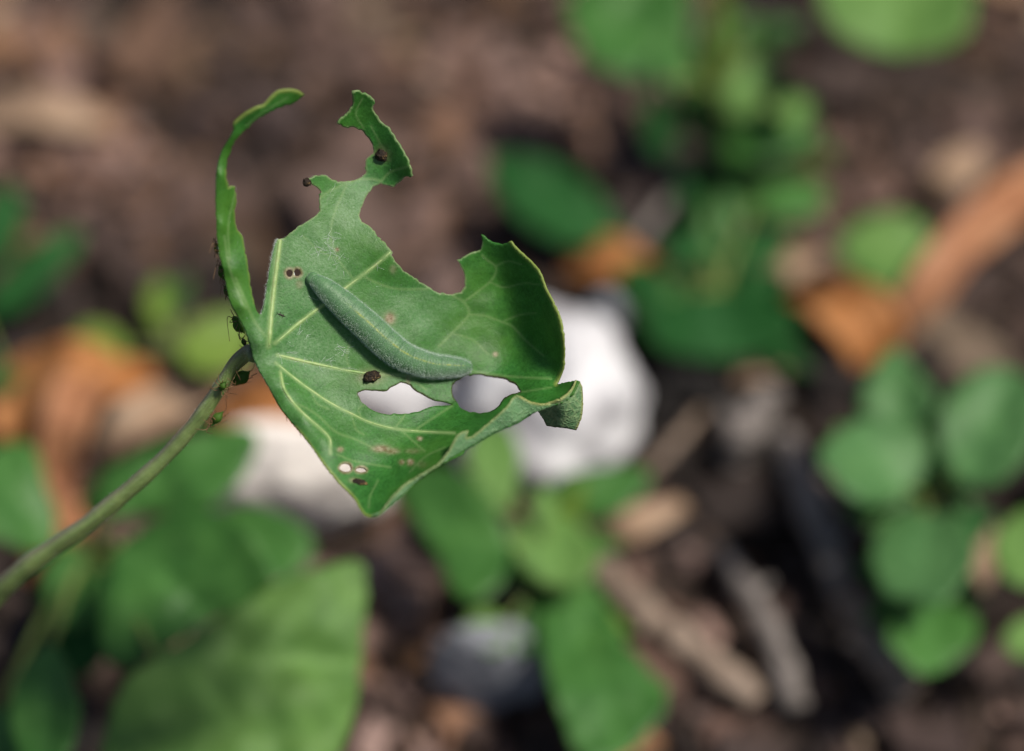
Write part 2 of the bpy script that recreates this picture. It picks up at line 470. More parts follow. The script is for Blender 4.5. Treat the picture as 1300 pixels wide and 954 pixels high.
def sheet(out_, holes_, step, jit=.35):
    rings = [densify(out_, 2.2, jit)] + [densify(chaikin(densify(h, 4.5, .75 if len(h) > 16 and np.ptp(np.array(h)[:, 0]) > 40 else .15)), 1.6, .2) for h in holes_]
    lo, hi = rings[0].min(0), rings[0].max(0)
    gx, gy = np.meshgrid(np.arange(lo[0], hi[0], step), np.arange(lo[1], hi[1], step * .866))
    gx = gx + (np.arange(gx.shape[0]) % 2)[:, None] * step / 2
    g = np.stack([gx.ravel(), gy.ravel()], 1) + rng.normal(0, step * .06, (gx.size, 2))
    g = g[inside(g, rings[0])]
    for h in rings[1:]: g = g[~inside(g, h)]
    for r in rings: g = g[segdist(g, r, True) > step * .55]
    pts = np.vstack(rings + [g]); edges = []; n = 0
    for r in rings:
        edges += [(n + i, n + (i + 1) % len(r)) for i in range(len(r))]; n += len(r)
    res = delaunay_2d_cdt([Vector(p) for p in pts], edges, [], 0, 1e-4)
    V = np.array([(v.x, v.y) for v in res[0]]); F = np.array([f for f in res[2]])
    c = V[F].mean(1)
    k = inside(c, rings[0])
    for h in rings[1:]: k &= ~inside(c, h)
    F = F[k]
    # camera-facing winding
    A = V[F]
    cr = (A[:, 1, 0] - A[:, 0, 0]) * (A[:, 2, 1] - A[:, 0, 1]) - (A[:, 1, 1] - A[:, 0, 1]) * (A[:, 2, 0] - A[:, 0, 0])
    F[cr > 0] = F[cr > 0][:, ::-1]
    return V, F, rings

veins = [  # main veins: picture path, half width at start and end
    ([(341, 440), (344, 400), (349.5, 350), (355.5, 305)], 3.3, 2.9),
    ([(349, 436), (385, 406), (412, 386), (450, 357), (475, 338), (495.5, 320.5)], 2.7, 1.8),
    ([(352, 451), (383, 458.6), (413, 465), (451, 472.5), (476, 475), (516, 477.5), (551, 481)], 2.5, 1.1),
    ([(350, 461), (370, 477.8), (395.5, 496.6), (421, 513), (446, 525.6), (471, 537), (501, 544.5), (534, 548), (577, 550)], 2.0, .8),
    ([(356, 472), (360, 493), (373, 513), (390.5, 530.6), (408, 545.7), (418.5, 558), (419.4, 576)], 2.3, 1.2),
    ([(299, 354), (310, 379), (323, 408), (337, 427)], 1.2, 2.0),
    ([(285, 300), (290, 335), (300, 366), (312, 392)], .7, 1.2),
]
minor = [
    ([(460, 350), (480, 360), (505, 367), (545, 367)], 1.3, .6), ([(527.7, 545.7), (546.5, 533), (574, 515.5)], 1.2, .7), ([(511, 548), (539, 573)], 1.0, .5),
    ([(372, 510), (400.5, 525.6), (425.7, 548), (451, 558), (478, 571)], 1.3, .6), ([(428, 577), (451, 586), (496, 593.5)], 1.0, .6),
    ([(557, 440), (574, 423), (594.8, 399.5), (588.5, 383.8), (575, 376)], 1.2, .9), ([(588.5, 383.8), (605.8, 371), (621.5, 358.6), (629, 347.6), (629, 338), (618, 330), (612, 324)], 1.1, .5),
    ([(629, 338), (645, 332), (662, 336)], .8, .4), ([(594.8, 399.5), (615, 401), (637, 409), (651, 415), (669, 434), (690, 452)], 1.1, .5), ([(637, 409), (660, 400), (680, 398)], .7, .3),
    ([(405.7, 253), (416.7, 244), (435.5, 234.7), (454.4, 228.4), (473.3, 227.7), (483.3, 230)], 1.3, .9), ([(483.3, 231.5), (495.3, 219), (520, 211)], 1.2, .7),
    ([(551, 481), (580, 470), (646, 478), (700, 481)], .9, .5), ([(450, 356), (430, 330), (420, 300), (425, 270), (440, 235)], .8, .5), ([(430, 330), (405, 318), (385, 300)], .6, .3),
    ([(448, 474), (440, 455), (445, 430)], .6, .3), ([(462, 535), (455, 520), (468, 512)], .8, .4), ([(501, 544), (512, 530), (516, 522)], .9, .5), ([(516, 478), (530, 487), (541, 495)], .9, .7),
    ([(446, 525), (452, 545), (462, 552)], .7, .4), ([(471, 160), (480, 178), (495, 205)], .7, .4), ([(460, 125), (452, 145), (462, 163)], .7, .3), ([(395, 497), (402, 512), (418, 520)], .6, .3),
    ([(621, 358), (640, 365), (665, 360), (685, 362)], .6, .3), ([(574, 423), (600, 432), (620, 450)], .6, .3), ([(300, 240), (290, 285), (292, 330)], .7, .5), ([(312, 160), (335, 142), (365, 124)], .6, .3),
    ([(640, 500), (668, 497), (700, 492)], .6, .4), ([(565, 568), (540, 580), (520, 600)], .6, .3), ([(480, 610), (470, 630), (468, 645)], .7, .5)]
outline = [tuple(p) for p in densify(tail + lobe[:-1], 3.4, .75, False)] + [tuple(p) for p in smoothpath(lobe_margin, 40)] + lip + lip_end + \
    [tuple(p) for p in smoothpath(bottom + tip_margin + ridge + strip_out, 150)] + [tuple(p) for p in smoothpath(strip_margin, 30)] + \
    [tuple(p) for p in densify(strip_in, 4, .5, False)] + notch
V2, F, rings = sheet(outline, holes, 2.1)
vm = np.zeros(len(V2))
raise_ = np.zeros(len(V2))
for path, a, b in veins + minor:
    q = smoothpath(path, 40)
    d = segdist(V2, q)
    wv = .5 * (a + b)
    vm = np.maximum(vm, np.clip(1.25 - d / (wv * 1.15 + .8), 0, 1) * (1 if a > 1.4 else .45))
    raise_ = np.maximum(raise_, -.06 * wv * np.exp(-(d / (wv * 2.5)) ** 2))
marg = np.zeros(len(V2))
for ln in (lobe_margin, tip_margin, strip_margin):
    marg = np.maximum(marg, np.clip(1.15 - segdist(V2, ln) / 3.6, 0, 1))
marg = np.maximum(marg, .6 * np.clip(1.1 - segdist(V2, strip_in[9:]) / 2.2, 0, 1))
def blob(p, c, rx, ry):
    return np.exp(-(((p[:, 0] - c[0]) / rx) ** 2 + ((p[:, 1] - c[1]) / ry) ** 2))
bloom_sunlit = .92 * np.maximum.reduce([blob(V2, (400, 330), 60, 75), blob(V2, (405, 445), 70, 45), blob(V2, (450, 270), 45, 45), .8 * blob(V2, (520, 400), 60, 40), .6 * blob(V2, (430, 520), 90, 50),  # wax and silk pallor, with the centre's sunlit paleness painted in
                               .9 * blob(V2, (330, 460), 28, 60)])
scar = np.zeros((len(V2), 3))
for c, rx, ry, k in (((495, 404.5), 6, 6.5, 1), ((432, 571), 3.6, 3, .9), ((484, 570), 10, 4, .9), ((497, 573), 9, 3.5, .7), ((521, 587), 4, 3.6, 1), ((510, 587), 3.4, 3, .8), ((532.7, 557), 3, 2.4, 1),
                     ((428, 317), 2.2, 2.2, 1), ((629, 450), 3, 2.6, 1), ((499, 342), 4, 5, .35), ((471, 479), 15, 9, .5), ((484, 197), 9, 9, .5), ((380, 361), 4, 5, .45), ((524, 573), 9, 3, .35),
                     ((518, 483), 2.5, 7, .6), ((450, 610), 6, 3, .6), ((536, 590), 6, 4, .25)):
    scar[:, 0] = np.maximum(scar[:, 0], k * np.clip(1.5 * blob(V2, c, rx, ry), 0, 1))
for h, k in ((hole3, 4.0), (hole4, 4.0), (hole5, 3), (hole6, 3)):
    scar[:, 0] = np.maximum(scar[:, 0], np.clip(1.2 - segdist(V2, h, True) / k, 0, 1))
for r in rings[1:3]:
    d = segdist(V2, r, True)
    top = np.clip((512 - V2[:, 1]) / 8, .0, 1)
    scar[:, 1] = np.maximum(scar[:, 1], np.clip(1.15 - d / 1.7, 0, 1) * (.15 + .75 * top))
cut = tail + lobe[:-5]
scar[:, 2] = np.maximum(.5 * np.clip(1.2 - segdist(V2, cut) / 1.3, 0, 1), 0)
dv_ = np.min([segdist(V2, smoothpath(p_[0], 24)) for p_ in veins + minor], 0)
W = WA(V2) + raise_ + .16 * (1 - np.exp(-(dv_ / 13) ** 2)) + .10 * np.array([noise.noise(Vector((x * .035, y * .035, .4))) for x, y in V2]) + .05 * np.sin(V2[:, 0] * .11 + 2) * np.sin(V2[:, 1] * .13)
pet = [(324, 449, .2, 11.5), (313.6, 449, -1.0, 10.2), (296, 465, -3.0, 9.2), (281.5, 488.8, -4.4, 9.3), (263.7, 515.5, -5.6, 9.5), (242.3, 544, -7, 9.8), (213.8, 576, -9, 10.2),
       (178, 610, -11, 10.8), (142.6, 640, -13, 11.4), (107, 668.8, -15, 12.2), (71, 693.7, -17.5, 13.2), (35.6, 718.7, -20, 14), (7, 743.6, -23, 14.5), (-40, 782, -30, 15)]
pp = np.array(pet)
PC = np.hstack([P(pp[:, 0], pp[:, 1], pp[:, 2]), (pp[:, 3] / 9700)[:, None]])
root_xy = at(-190, 900, 0.0)
e = PC[-1, :3]
ext = [e + (root_xy - e) * f + np.array([0, 0, .018 * math.sin(math.pi * f)]) for f in (.3, .6, .85, 1.04)]
PC = np.vstack([PC, [(*x, .00165) for x in ext]])
leaf = empty('chewed_leaf', root_xy, 'large chewed green leaf with ragged holes carrying the caterpillar on a long purplish stalk', 'leaf')
blade = mk('blade', P(V2[:, 0], V2[:, 1], W), F, M['blade'], leaf, attrs={'tissue': np.stack([vm, marg, bloom_sunlit], 1), 'scar': scar})
solid(blade, .00024)
# veins as low rounded ridges
for path, a, b in veins:
    q = smoothpath(path, 60)
    if path[0][0] < 300: continue
    r = np.linspace(a, b, 60) / 9700 * (1 + .08 * np.sin(np.arange(60) * .9))
    V, Fv = tube(leafP(q, -.13), r * np.clip(np.minimum(np.arange(60) + 1, 62 - np.arange(60)) / 7, .15, 1) ** .5, 10)
    mk('vein', V, Fv, M['vein'], leaf)
# stalk
def hairs_(P0, D, L, r):
    d = norm(D); a = norm(np.cross(d, [.3, .8, .5])); b = np.cross(d, a)
    V_ = np.stack([P0 + r * (math.cos(t_) * a + math.sin(t_) * b) for t_ in (0, 2.094, 4.188)] + [P0 + d * L[:, None]], 1).reshape(-1, 3)
    return V_, [(4 * i + x, 4 * i + y, 4 * i + 3) for i in range(len(P0)) for x, y in ((0, 1), (1, 2), (2, 0))]
q = smoothpath(PC, 150)
V, Fp = tube(q[:, :3], q[:, 3] * (1 + .035 * np.sin(np.arange(150) * .55) + .03 * np.sin(np.arange(150) * .21)), 40)
side = norm(np.cross(np.gradient(q[:, :3], axis=0), FWD))
k = 40
dirs = norm(V - np.repeat(q[:, :3], k, 0))
fl = np.clip(.05 + 1.0 * (dirs @ np.array([-.62, .72, .30])), 0, 1)
stk = np.array([.5 + .5 * noise.noise(Vector((math.cos(j / k * 6.283) * 4.5, math.sin(j / k * 6.283) * 4.5, i * .045))) + .3 * noise.noise(Vector((j * .9, i * .5, 3))) for i in range(150) for j in range(k)])
mk('petiole', V, Fp, M['petiole'], leaf, attrs={'tissue': np.stack([fl, np.clip(stk, 0, 1), fl], 1)})
HQ = rng.integers(0, len(V), 1500)
Vh, Fh = hairs_(V[HQ], dirs[HQ] + rng.normal(0, .4, (1500, 3)), rng.uniform(.0001, .0003, 1500), .000009)
tag(mk('petiole_hair', Vh, Fh, M['hair'], leaf, False), kind='stuff')

# margin folded over the front edge, underside outwards
fold = [(471, 655), (483, 650), (496, 632), (514, 614.5), (534, 602), (555, 590), (563, 581), (570, 572), (575, 562), (580, 552.5), (588, 548), (594.8, 546.5),
        (592.5, 556), (599.5, 554.5), (610, 546), (621.5, 536), (634, 525), (643.5, 516), (650, 506), (656, 501.5), (664, 505), (675, 511), (686, 513), (697, 512.5), (706, 514),
        (684, 522), (668.7, 528.4), (656, 536.3), (637, 544.2), (621.5, 552), (605.8, 561.4), (590, 570.9), (574, 580.5), (560, 589.5), (546.5, 598.6), (526.4, 613.7), (511.3, 628.8), (496.2, 641.4), (481, 654)]
fsil = fold[24:]
VF, FF, rf = sheet(fold, [], 1.9, .2)
d = segdist(VF, fsil)
wf = WA(VF) * 0
# start at the blade's edge and swell towards the viewer away from the fold
near = np.array([fsil[int(i)] for i in np.argmin(np.linalg.norm(VF[:, None] - np.array(densify(fsil, 2, 0, False))[None], axis=2), 1) * 0])
dens = densify(fsil, 2, 0, False)
near = dens[np.argmin(np.linalg.norm(VF[:, None] - dens[None], axis=2), 1)]
wf = np.maximum(WA(near) + .28 + .055 * d - .0009 * d * d, WA(VF) + .32)
for _ in range(3):      # smooth the seam
    acc = np.zeros(len(VF)); cnt = np.zeros(len(VF))
    for a, b in ((0, 1), (1, 2), (2, 0)):
        np.add.at(acc, FF[:, a], wf[FF[:, b]]); np.add.at(cnt, FF[:, a], 1)
    wf = .5 * wf + .5 * acc / np.maximum(cnt, 1)
mg = np.clip(1.2 - segdist(VF, fold[1:24]) / 3.0, 0, 1) * np.where(VF[:, 0] > 660, 1, .55)
mk_f = mk('folded_margin', P(VF[:, 0], VF[:, 1], wf), FF, M['under'], leaf,
          attrs={'tissue': np.stack([mg * 0, mg, .25 + 0 * mg], 1), 'scar': np.zeros((len(VF), 3))})
mk_f['label'] = 'paler underside of the leaf margin, folded over'
solid(mk_f, .00022)
# hanging flap at the right end, underside with its net of veins
flap = [(731.5, 482.6), (736.5, 484.5), (739.6, 492), (740.4, 506.4), (740, 520), (738.5, 531.6), (731.6, 546.7), (722, 544.8), (712.7, 543.5), (702, 542.5), (693.8, 541),
        (690, 533), (682.8, 523), (688, 516), (697, 512), (711, 507.5), (720, 500.5), (726, 494)]
VL, FL, rl = sheet(flap, [], 1.6, .2)
cf = np.array([(731.5, 483, 1.4), (736, 486, 1.0), (740, 506, .2), (738, 532, -.6), (731, 546, -1.4), (712, 543, -.6), (694, 541, -1.6), (684, 522, 1.6), (697, 512, 3.0), (711, 507, 3.2), (724, 496, 2.4),
               (715, 525, 1.3), (728, 515, 1.5), (700, 527, .4)])
WFL = tps(cf, .001)
mgl = np.maximum(np.clip(1.2 - segdist(VL, flap[1:7]) / 2.4, 0, 1), .8 * np.clip(1.2 - segdist(VL, flap[13:] + flap[:1]) / 3.2, 0, 1))
vl = np.zeros(len(VL))
for path in ([(735, 490), (724, 510), (716, 535)], [(724, 510), (706, 514), (697, 524)], [(731, 528), (716, 532), (704, 533), (700, 540)], [(716, 532), (714, 543)], [(728, 502), (738, 516)], [(722, 513), (732, 528), (733, 544)]):
    vl = np.maximum(vl, np.clip(1.2 - segdist(VL, smoothpath(path, 16)) / 1.5, 0, 1))
sl = np.zeros((len(VL), 3)); sl[:, 1] = .5 * np.clip(1.2 - segdist(VL, flap[6:12]) / 1.6, 0, 1)
fo = mk('curled_flap', P(VL[:, 0], VL[:, 1], WFL(VL)), FL, M['under'], leaf, attrs={'tissue': np.stack([vl, mgl, np.ones(len(VL))], 1), 'scar': sl})
fo['label'] = 'hanging flap showing the net-veined underside'
solid(fo, .00022)

# fine hairs along veins and margins
def hairs(P0, D, L, r):
    V, F = [], []
    for i in range(len(P0)):
        d = D[i] / np.linalg.norm(D[i]); a = np.cross(d, [.3, .8, .5]); a /= np.linalg.norm(a); b = np.cross(d, a)
        n = len(V)
        for th in (0, 2.094, 4.188): V.append(P0[i] + r * (math.cos(th) * a + math.sin(th) * b))
        V.append(P0[i] + d * L[i])
        F += [(n, n + 1, n + 3), (n + 1, n + 2, n + 3), (n + 2, n, n + 3)]
    return np.array(V), F
HP, HD, HL = [], [], []
q = smoothpath(notch[2:] + [tail[0]], 170)
for x in q:
    for _ in range(2):
        HP.append(leafP(x)[0] + rng.normal(0, .00006, 3)); HD.append(-.9 * RGT + .1 * UPV + rng.normal(0, .4, 3)); HL.append(rng.uniform(.0001, .00042))
for ln, dv in ((ridge, (-1, -.3)), (strip_out, (-1, 0)), (strip_in[10:], (1, 0)), (tail[:20], (-.3, 1)), (lobe_margin, (1, 0)), (tail[33:], (1, .5))):
    q = smoothpath(ln, 130)
    for x in q:
        HP.append(leafP(x)[0]); HD.append(dv[0] * RGT + dv[1] * UPV + rng.normal(0, .6, 3)); HL.append(rng.uniform(.00004, .00018))
q = rng.uniform((290, 200), (620, 560), (5200, 2))
ok = inside(q, rings[0])
for h in rings[1:]: ok &= ~inside(q, h)
q = q[ok]
wgt = np.maximum.reduce([blob(q, (400, 330), 70, 90), blob(q, (405, 445), 80, 55), .6 * blob(q, (470, 400), 90, 60)])
q = q[rng.uniform(0, 1, len(q)) < .15 + .8 * wgt]
n_ = leafN(q); p_ = leafP(q, .02)
for i in range(len(q)):
    HP.append(p_[i]); HD.append(n_[i] * .5 + rng.normal(0, .6, 3)); HL.append(rng.uniform(.0001, .0003))
V, Fh = hairs(HP, HD, HL, .000012)
tag(mk('leaf_hair', V, Fh, M['hair'], leaf, False), kind='stuff')

# silk laid by the caterpillar over the blade
parts = []
for i in range(260):
    c = [(385, 330, 22, 34), (400, 345, 35, 30), (395, 440, 34, 22), (425, 300, 40, 25), (382, 375, 8, 22), (460, 450, 30, 12)][rng.integers(0, 6)]
    x0 = np.array([rng.normal(c[0], c[2]), rng.normal(c[1], c[3])])
    an = rng.choice([1.35, 1.7, .5, 2.4, .1]) + rng.normal(0, .35)
    L = rng.uniform(5, 22)
    s = np.array([x0 + np.array([math.cos(an), math.sin(an)]) * L * f + rng.normal(0, .8, 2) for f in (-.5, -.15, .2, .5)])
    if not inside(s, rings[0]).all() or any(inside(s, h).any() for h in rings[1:]): continue
    if x0[0] < 352 or segdist(s, veins[0][0]).min() < 3: continue
    parts.append(tube(leafP(smoothpath(s, 8), rng.uniform(.02, .07)), rng.uniform(.000007, .000014), 4))
for _ in range(70):      # the denser trail beside the small holes
    s = smoothpath([(372 + rng.normal(0, 2.6), 306), (370 + rng.normal(0, 2.6), 326), (374 + rng.normal(0, 3.6), 356), (383 + rng.normal(0, 4), 378), (391 + rng.normal(0, 4), 394)], 18)
    a = rng.integers(0, 10); s = s[a:a + rng.integers(4, 9)]
    if any(inside(s, h).any() for h in (hole3, hole4)): continue
    parts.append(tube(leafP(s + rng.normal(0, .5, s.shape), .06), rng.uniform(.000010, .000018), 4))
V, Fs = join(parts)
tag(mk('silk', V, Fs, M['silk']), 'fine white silk threads spun over the leaf round the caterpillar', 'silk', kind='stuff')

# ================================================================ caterpillar
def caterpillar_material():
    m, t, b, out = mat('caterpillar_skin')
    v = coords(t)
    c = ramp(t, ntex(t, v, .8, 4), (.3, (.074, .175, .070)), (.7, (.112, .235, .100)))
    vo = nd(t, 'ShaderNodeTexVoronoi', feature='F1', _Scale=4.2)
    t.links.new(v, vo.inputs['Vector'])
    dots = ramp(t, vo.outputs['Distance'], (.12, (1, 1, 1)), (.32, (0, 0, 0)))
    c = mixc(t, mth(t, 'MULTIPLY', dots, .35), c, (.016, .06, .03))
    vo2 = nd(t, 'ShaderNodeTexVoronoi', feature='F1', _Scale=6.5)
    t.links.new(v, vo2.inputs['Vector'])
    c = mixc(t, mth(t, 'MULTIPLY', ramp(t, vo2.outputs['Distance'], (.08, (1, 1, 1)), (.2, (0, 0, 0))), .25), c, (.26, .42, .28))
    _, a = attr(t, 'mark')       # R yellow line, G creases
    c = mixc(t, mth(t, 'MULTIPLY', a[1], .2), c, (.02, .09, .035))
    c = mixc(t, mth(t, 'MULTIPLY', a[0], ramp(t, ntex(t, v, 1.6, 3), (.38, (.1, .1, .1)), (.62, (.9, .9, .9)))), c, (.30, .34, .03))
    t.links.new(c, b.inputs['Base Color'])
    b.inputs['Roughness'].default_value = .5
    b.inputs['Sheen Weight'].default_value = .25
    b.inputs['Sheen Roughness'].default_value = .4
    b.inputs['Sheen Tint'].default_value = (.75, .9, .9, 1)
    b.inputs['Subsurface Weight'].default_value = .12
    b.inputs['Subsurface Radius'].default_value = (.0004, .0008, .0004)
    b.inputs['Subsurface Scale'].default_value = 1.0
    bump(t, b, mth(t, 'ADD', ntex(t, v, 5, 3), mth(t, 'MULTIPLY', dots, .8)), .00008, .5)
    return m
M['cat'] = caterpillar_material()
sp = np.array([(394, 352, 4), (398, 355, 8), (405, 360.5, 11.5), (415, 368.5, 14.5), (437, 388, 18), (465, 413, 19.8), (492, 438, 20), (515, 454, 18.6), (545, 464, 16.2), (572, 466, 13.4), (588, 466.5, 10), (595.5, 467, 6), (598, 467.5, 2)], float)
NS, NR = 340, 56
s = smoothpath(sp, NS)
seglen = np.concatenate([[0], np.cumsum(np.linalg.norm(np.diff(s[:, :2], axis=0), axis=1))])
u = np.linspace(0, seglen[-1], NS)
s = np.stack([np.interp(u, seglen, s[:, j]) for j in range(3)], 1)
rad = s[:, 2] / 9700 * .95
sm = s[:, :2].copy()
lift = rad * 1000 * .74
wc = WA(sm)
for _ in range(30): wc[1:-1] = .5 * wc[1:-1] + .25 * (wc[2:] + wc[:-2])
CC = P(sm[:, 0], sm[:, 1], wc + lift)
T = norm(np.gradient(CC, axis=0))
N0 = leafN(sm)
N0 = norm(np.stack([np.convolve(np.pad(N0[:, j], 20, mode='edge'), np.ones(41) / 41, 'valid') for j in range(3)], 1))
B = norm(np.cross(T, N0)); Nn = np.cross(B, T)
th = np.arange(NR) / NR * 2 * math.pi
NSEG = 12.5
ph = (u / u[-1]) ** .96 * NSEG
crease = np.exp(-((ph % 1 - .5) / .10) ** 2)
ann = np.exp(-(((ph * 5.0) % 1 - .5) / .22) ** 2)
flank = .5 + .5 * np.abs(np.cos(th))
rr = rad[:, None] * (1 - .038 * crease[:, None] * flank[None] - .012 * ann[:, None]) * (1 + .012 * np.sin(3 * th[None] + ph[:, None] * 2))
V = CC[:, None] + rr[..., None] * (np.cos(th)[None, :, None] * B[:, None] + .92 * np.sin(th)[None, :, None] * Nn[:, None])
Fc = [(i * NR + j, i * NR + (j + 1) % NR, (i + 1) * NR + (j + 1) % NR, (i + 1) * NR + j) for i in range(NS - 1) for j in range(NR)]
Fc += [tuple(range(NR))[::-1], tuple((NS - 1) * NR + j for j in range(NR))]
dth = np.abs((th - (math.pi / 2 + .12) + math.pi) % (2 * math.pi) - math.pi)
ln = np.clip(1.2 - dth / .06, 0, 1)[None] * np.clip((u / u[-1] - .22) / .1, 0, 1)[:, None] * np.clip((.97 - u / u[-1]) / .05, 0, 1)[:, None] * (.55 + .45 * (1 - crease))[:, None]
sideline = .5 * np.exp(-((np.abs(np.sin(th) - .1)) / .06) ** 2)[None] * crease[:, None]
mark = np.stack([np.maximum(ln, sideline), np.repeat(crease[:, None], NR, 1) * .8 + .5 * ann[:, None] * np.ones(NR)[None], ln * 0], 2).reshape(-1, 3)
croot = empty('caterpillar', CC[NS // 2] - Nn[NS // 2] * rad[NS // 2], 'plump blue-green caterpillar with a thin yellow back line resting on the chewed leaf', 'caterpillar')
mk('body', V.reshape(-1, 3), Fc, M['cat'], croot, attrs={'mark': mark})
# head capsule tucked at the upper end
hc = CC[6] + T[0] * -.00012
hv, hf = [], []
for i in range(13):
    for j in range(20):
        a, c = math.pi * i / 12, 2 * math.pi * j / 20
        l = Vector((math.sin(a) * math.cos(c), math.sin(a) * math.sin(c), math.cos(a)))
        k_ = .00082 * (1 + .12 * abs(l.x) - .08 * math.exp(-(l.x / .12) ** 2))
        hv.append(hc + k_ * (l.x * B[0] + l.y * .85 * Nn[0] + l.z * T[0]))
for i in range(12):
    for j in range(20): hf.append((i * 20 + j, i * 20 + (j + 1) % 20, (i + 1) * 20 + (j + 1) % 20, (i + 1) * 20 + j))
mk('head', np.array(hv), hf, M['cat'], croot, attrs={'mark': np.zeros((len(hv), 3))})
for f in (.10, .15, .20, .44, .52, .60, .68, .93):
    i = int(f * (NS - 1))
    for sg in (-1, 1):
        a = CC[i] + sg * B[i] * rad[i] * .62 - Nn[i] * rad[i] * .45
        b_ = CC[i] + sg * B[i] * rad[i] * .72 - Nn[i] * rad[i] * .86
        r0 = .0005 if f > .3 else .00028
        v_, f_ = tube(np.linspace(a, b_, 5), [r0, r0 * 1.05, r0 * .95, r0 * .85, r0 * .6], 10)
        mk('proleg' if f > .3 else 'leg', v_, f_, M['cat'], croot, attrs={'mark': np.zeros((len(v_), 3))})
HP, HD, HL = [], [], []
for _ in range(13000):
    i = rng.integers(3, NS - 2); t_ = rng.uniform(-.35, math.pi + .35)
    n_ = math.cos(t_) * B[i] + math.sin(t_) * .92 * Nn[i]
    HP.append(CC[i] + n_ * rad[i] * .985)
    back = i / NS
    HD.append(n_ + T[i] * rng.normal(.15, .3) + rng.normal(0, .22, 3))
    HL.append(rng.uniform(.00012, .00036) * (.65 + 1.0 * back))
V, Fh = hairs(HP, HD, HL, .0000085)
tag(mk('body_hair', V, Fh, M['chair'], croot, False), kind='stuff')

# ================================================================ small insects and droppings on the leaf
def lathe(a, b, prof, k=14, up=None):
    a, b = np.asarray(a), np.asarray(b)
    C = np.linspace(a, b, 28)
    return tube(C, np.maximum(smoothpath(np.asarray(prof)[:, None], 28)[:, 0], 1e-6), 16)
def aphid(head, tail_, size, label, up, seed, far=0):
    """head / tail_: places of both ends of the body; up: away from what it sits on"""
    r_ = np.random.default_rng(seed)
    head, tail_, up = np.asarray(head), np.asarray(tail_), norm(np.asarray(up, float))
    ax = norm(tail_ - head); L = np.linalg.norm(tail_ - head)
    up = norm(up - ax * (up @ ax)); sd_ = np.cross(ax, up)
    root = empty('aphid', (head + tail_) / 2 - up * L * .25, label, 'aphid', 'aphids on the stalk and under the leaf')
    prof = np.array([.05, .16, .20, .22, .30, .35, .37, .36, .31, .22, .13, .06, .02]) * L * size * .78
    mk('body', *lathe(head, tail_, prof), M['aphid'], root)
    for sg in (-1, 1):
        p0 = head + ax * L * .05 + sg * sd_ * L * .08
        p1 = p0 - ax * L * .25 + sg * sd_ * L * .3 + up * L * .1
        p2 = p1 + ax * L * r_.uniform(.2, .9) + sg * sd_ * L * .5 + up * L * .3
        mk('antenna', *tube(smoothpath([p0, p1, p2], 12), np.linspace(.00006, .00003, 12), 5), M['leg'], root)
        c0 = head + ax * L * .78 + sg * sd_ * L * .16 + up * L * .2
        mk('cornicle', *tube(np.linspace(c0, c0 + ax * L * .25 + sg * sd_ * L * .08 + up * L * .05, 4), [.00006, .00005, .00005, .00004], 6), M['leg'], root)
        for k_, f in enumerate((.2, .33, .48)):
            a_ = head + ax * L * f + sg * sd_ * L * .18 - up * L * .1
            sw = (-.45, .05, .6)[k_] + r_.normal(0, .12)
            kn = a_ + sg * sd_ * L * .38 + ax * L * sw * .5 + up * L * .12
            ft = a_ + sg * sd_ * L * .62 + ax * L * sw - up * L * .27
            mk('leg', *tube(smoothpath([a_, kn, ft], 9), np.linspace(.00007, .00003, 9), 5), M['leg'], root)
    return root
TOC = -FWD
def stemp(f_, off):           # a place on the stalk at fraction of the visible path, off: direction
    q_ = smoothpath(PC, 150); i = int(f_ * 149)
    return q_[i, :3] + norm(np.asarray(off, float)) * q_[i, 3] * 1.25
right_dn = .75 * RGT - .66 * UPV
aphid(P(296, 488, -4.4), P(318, 471, -3.0), .95, 'dark green aphid jutting from the stalk just below the leaf', right_dn, 1)
aphid(P(267, 540, -5.8), P(284, 522, -4.8), .8, 'small green aphid hanging off the stalk, lowest of the aphids', right_dn, 2)
aphid(P(279, 496, -2.9), P(287, 484, -2.2), 1.0, 'green aphid flat against the front of the stalk', TOC + .1 * RGT, 3)
aphid(P(296, 402, -.6), P(311, 424, -1.8), 1.0, 'fat green aphid under the leaf right above the stalk joint', -RGT * .9 + .2 * UPV, 4)
aphid(P(312, 441, -2.2), P(307, 428, -2.4), .8, 'brownish aphid squeezed into the joint of stalk and leaf', -RGT * .8 + .5 * UPV, 5)
aphid(P(279, 337, 2.4), P(285, 357, 1.4), .8, 'green aphid peeking past the upright leaf strip, beside two others', -RGT, 6)
aphid(P(285, 362, 1.2), P(291, 378, .4), .8, 'slim aphid between two other aphids behind the upright leaf strip', -RGT, 7)
aphid(P(273, 309, 4.4), P(277, 324, 3.4), .7, 'topmost aphid on the back of the upright leaf strip', -RGT, 8)
aphid(P(369, 527, .2), P(379, 540, .9), .7, 'aphid under the lower left margin of the leaf, legs showing', -.75 * RGT - .66 * UPV, 9)
aphid(P(385, 547, 1.6), P(394, 558, 2.2), .6, 'tiny aphid under the leaf margin, next above the leaf tip', -.75 * RGT - .66 * UPV, 10)

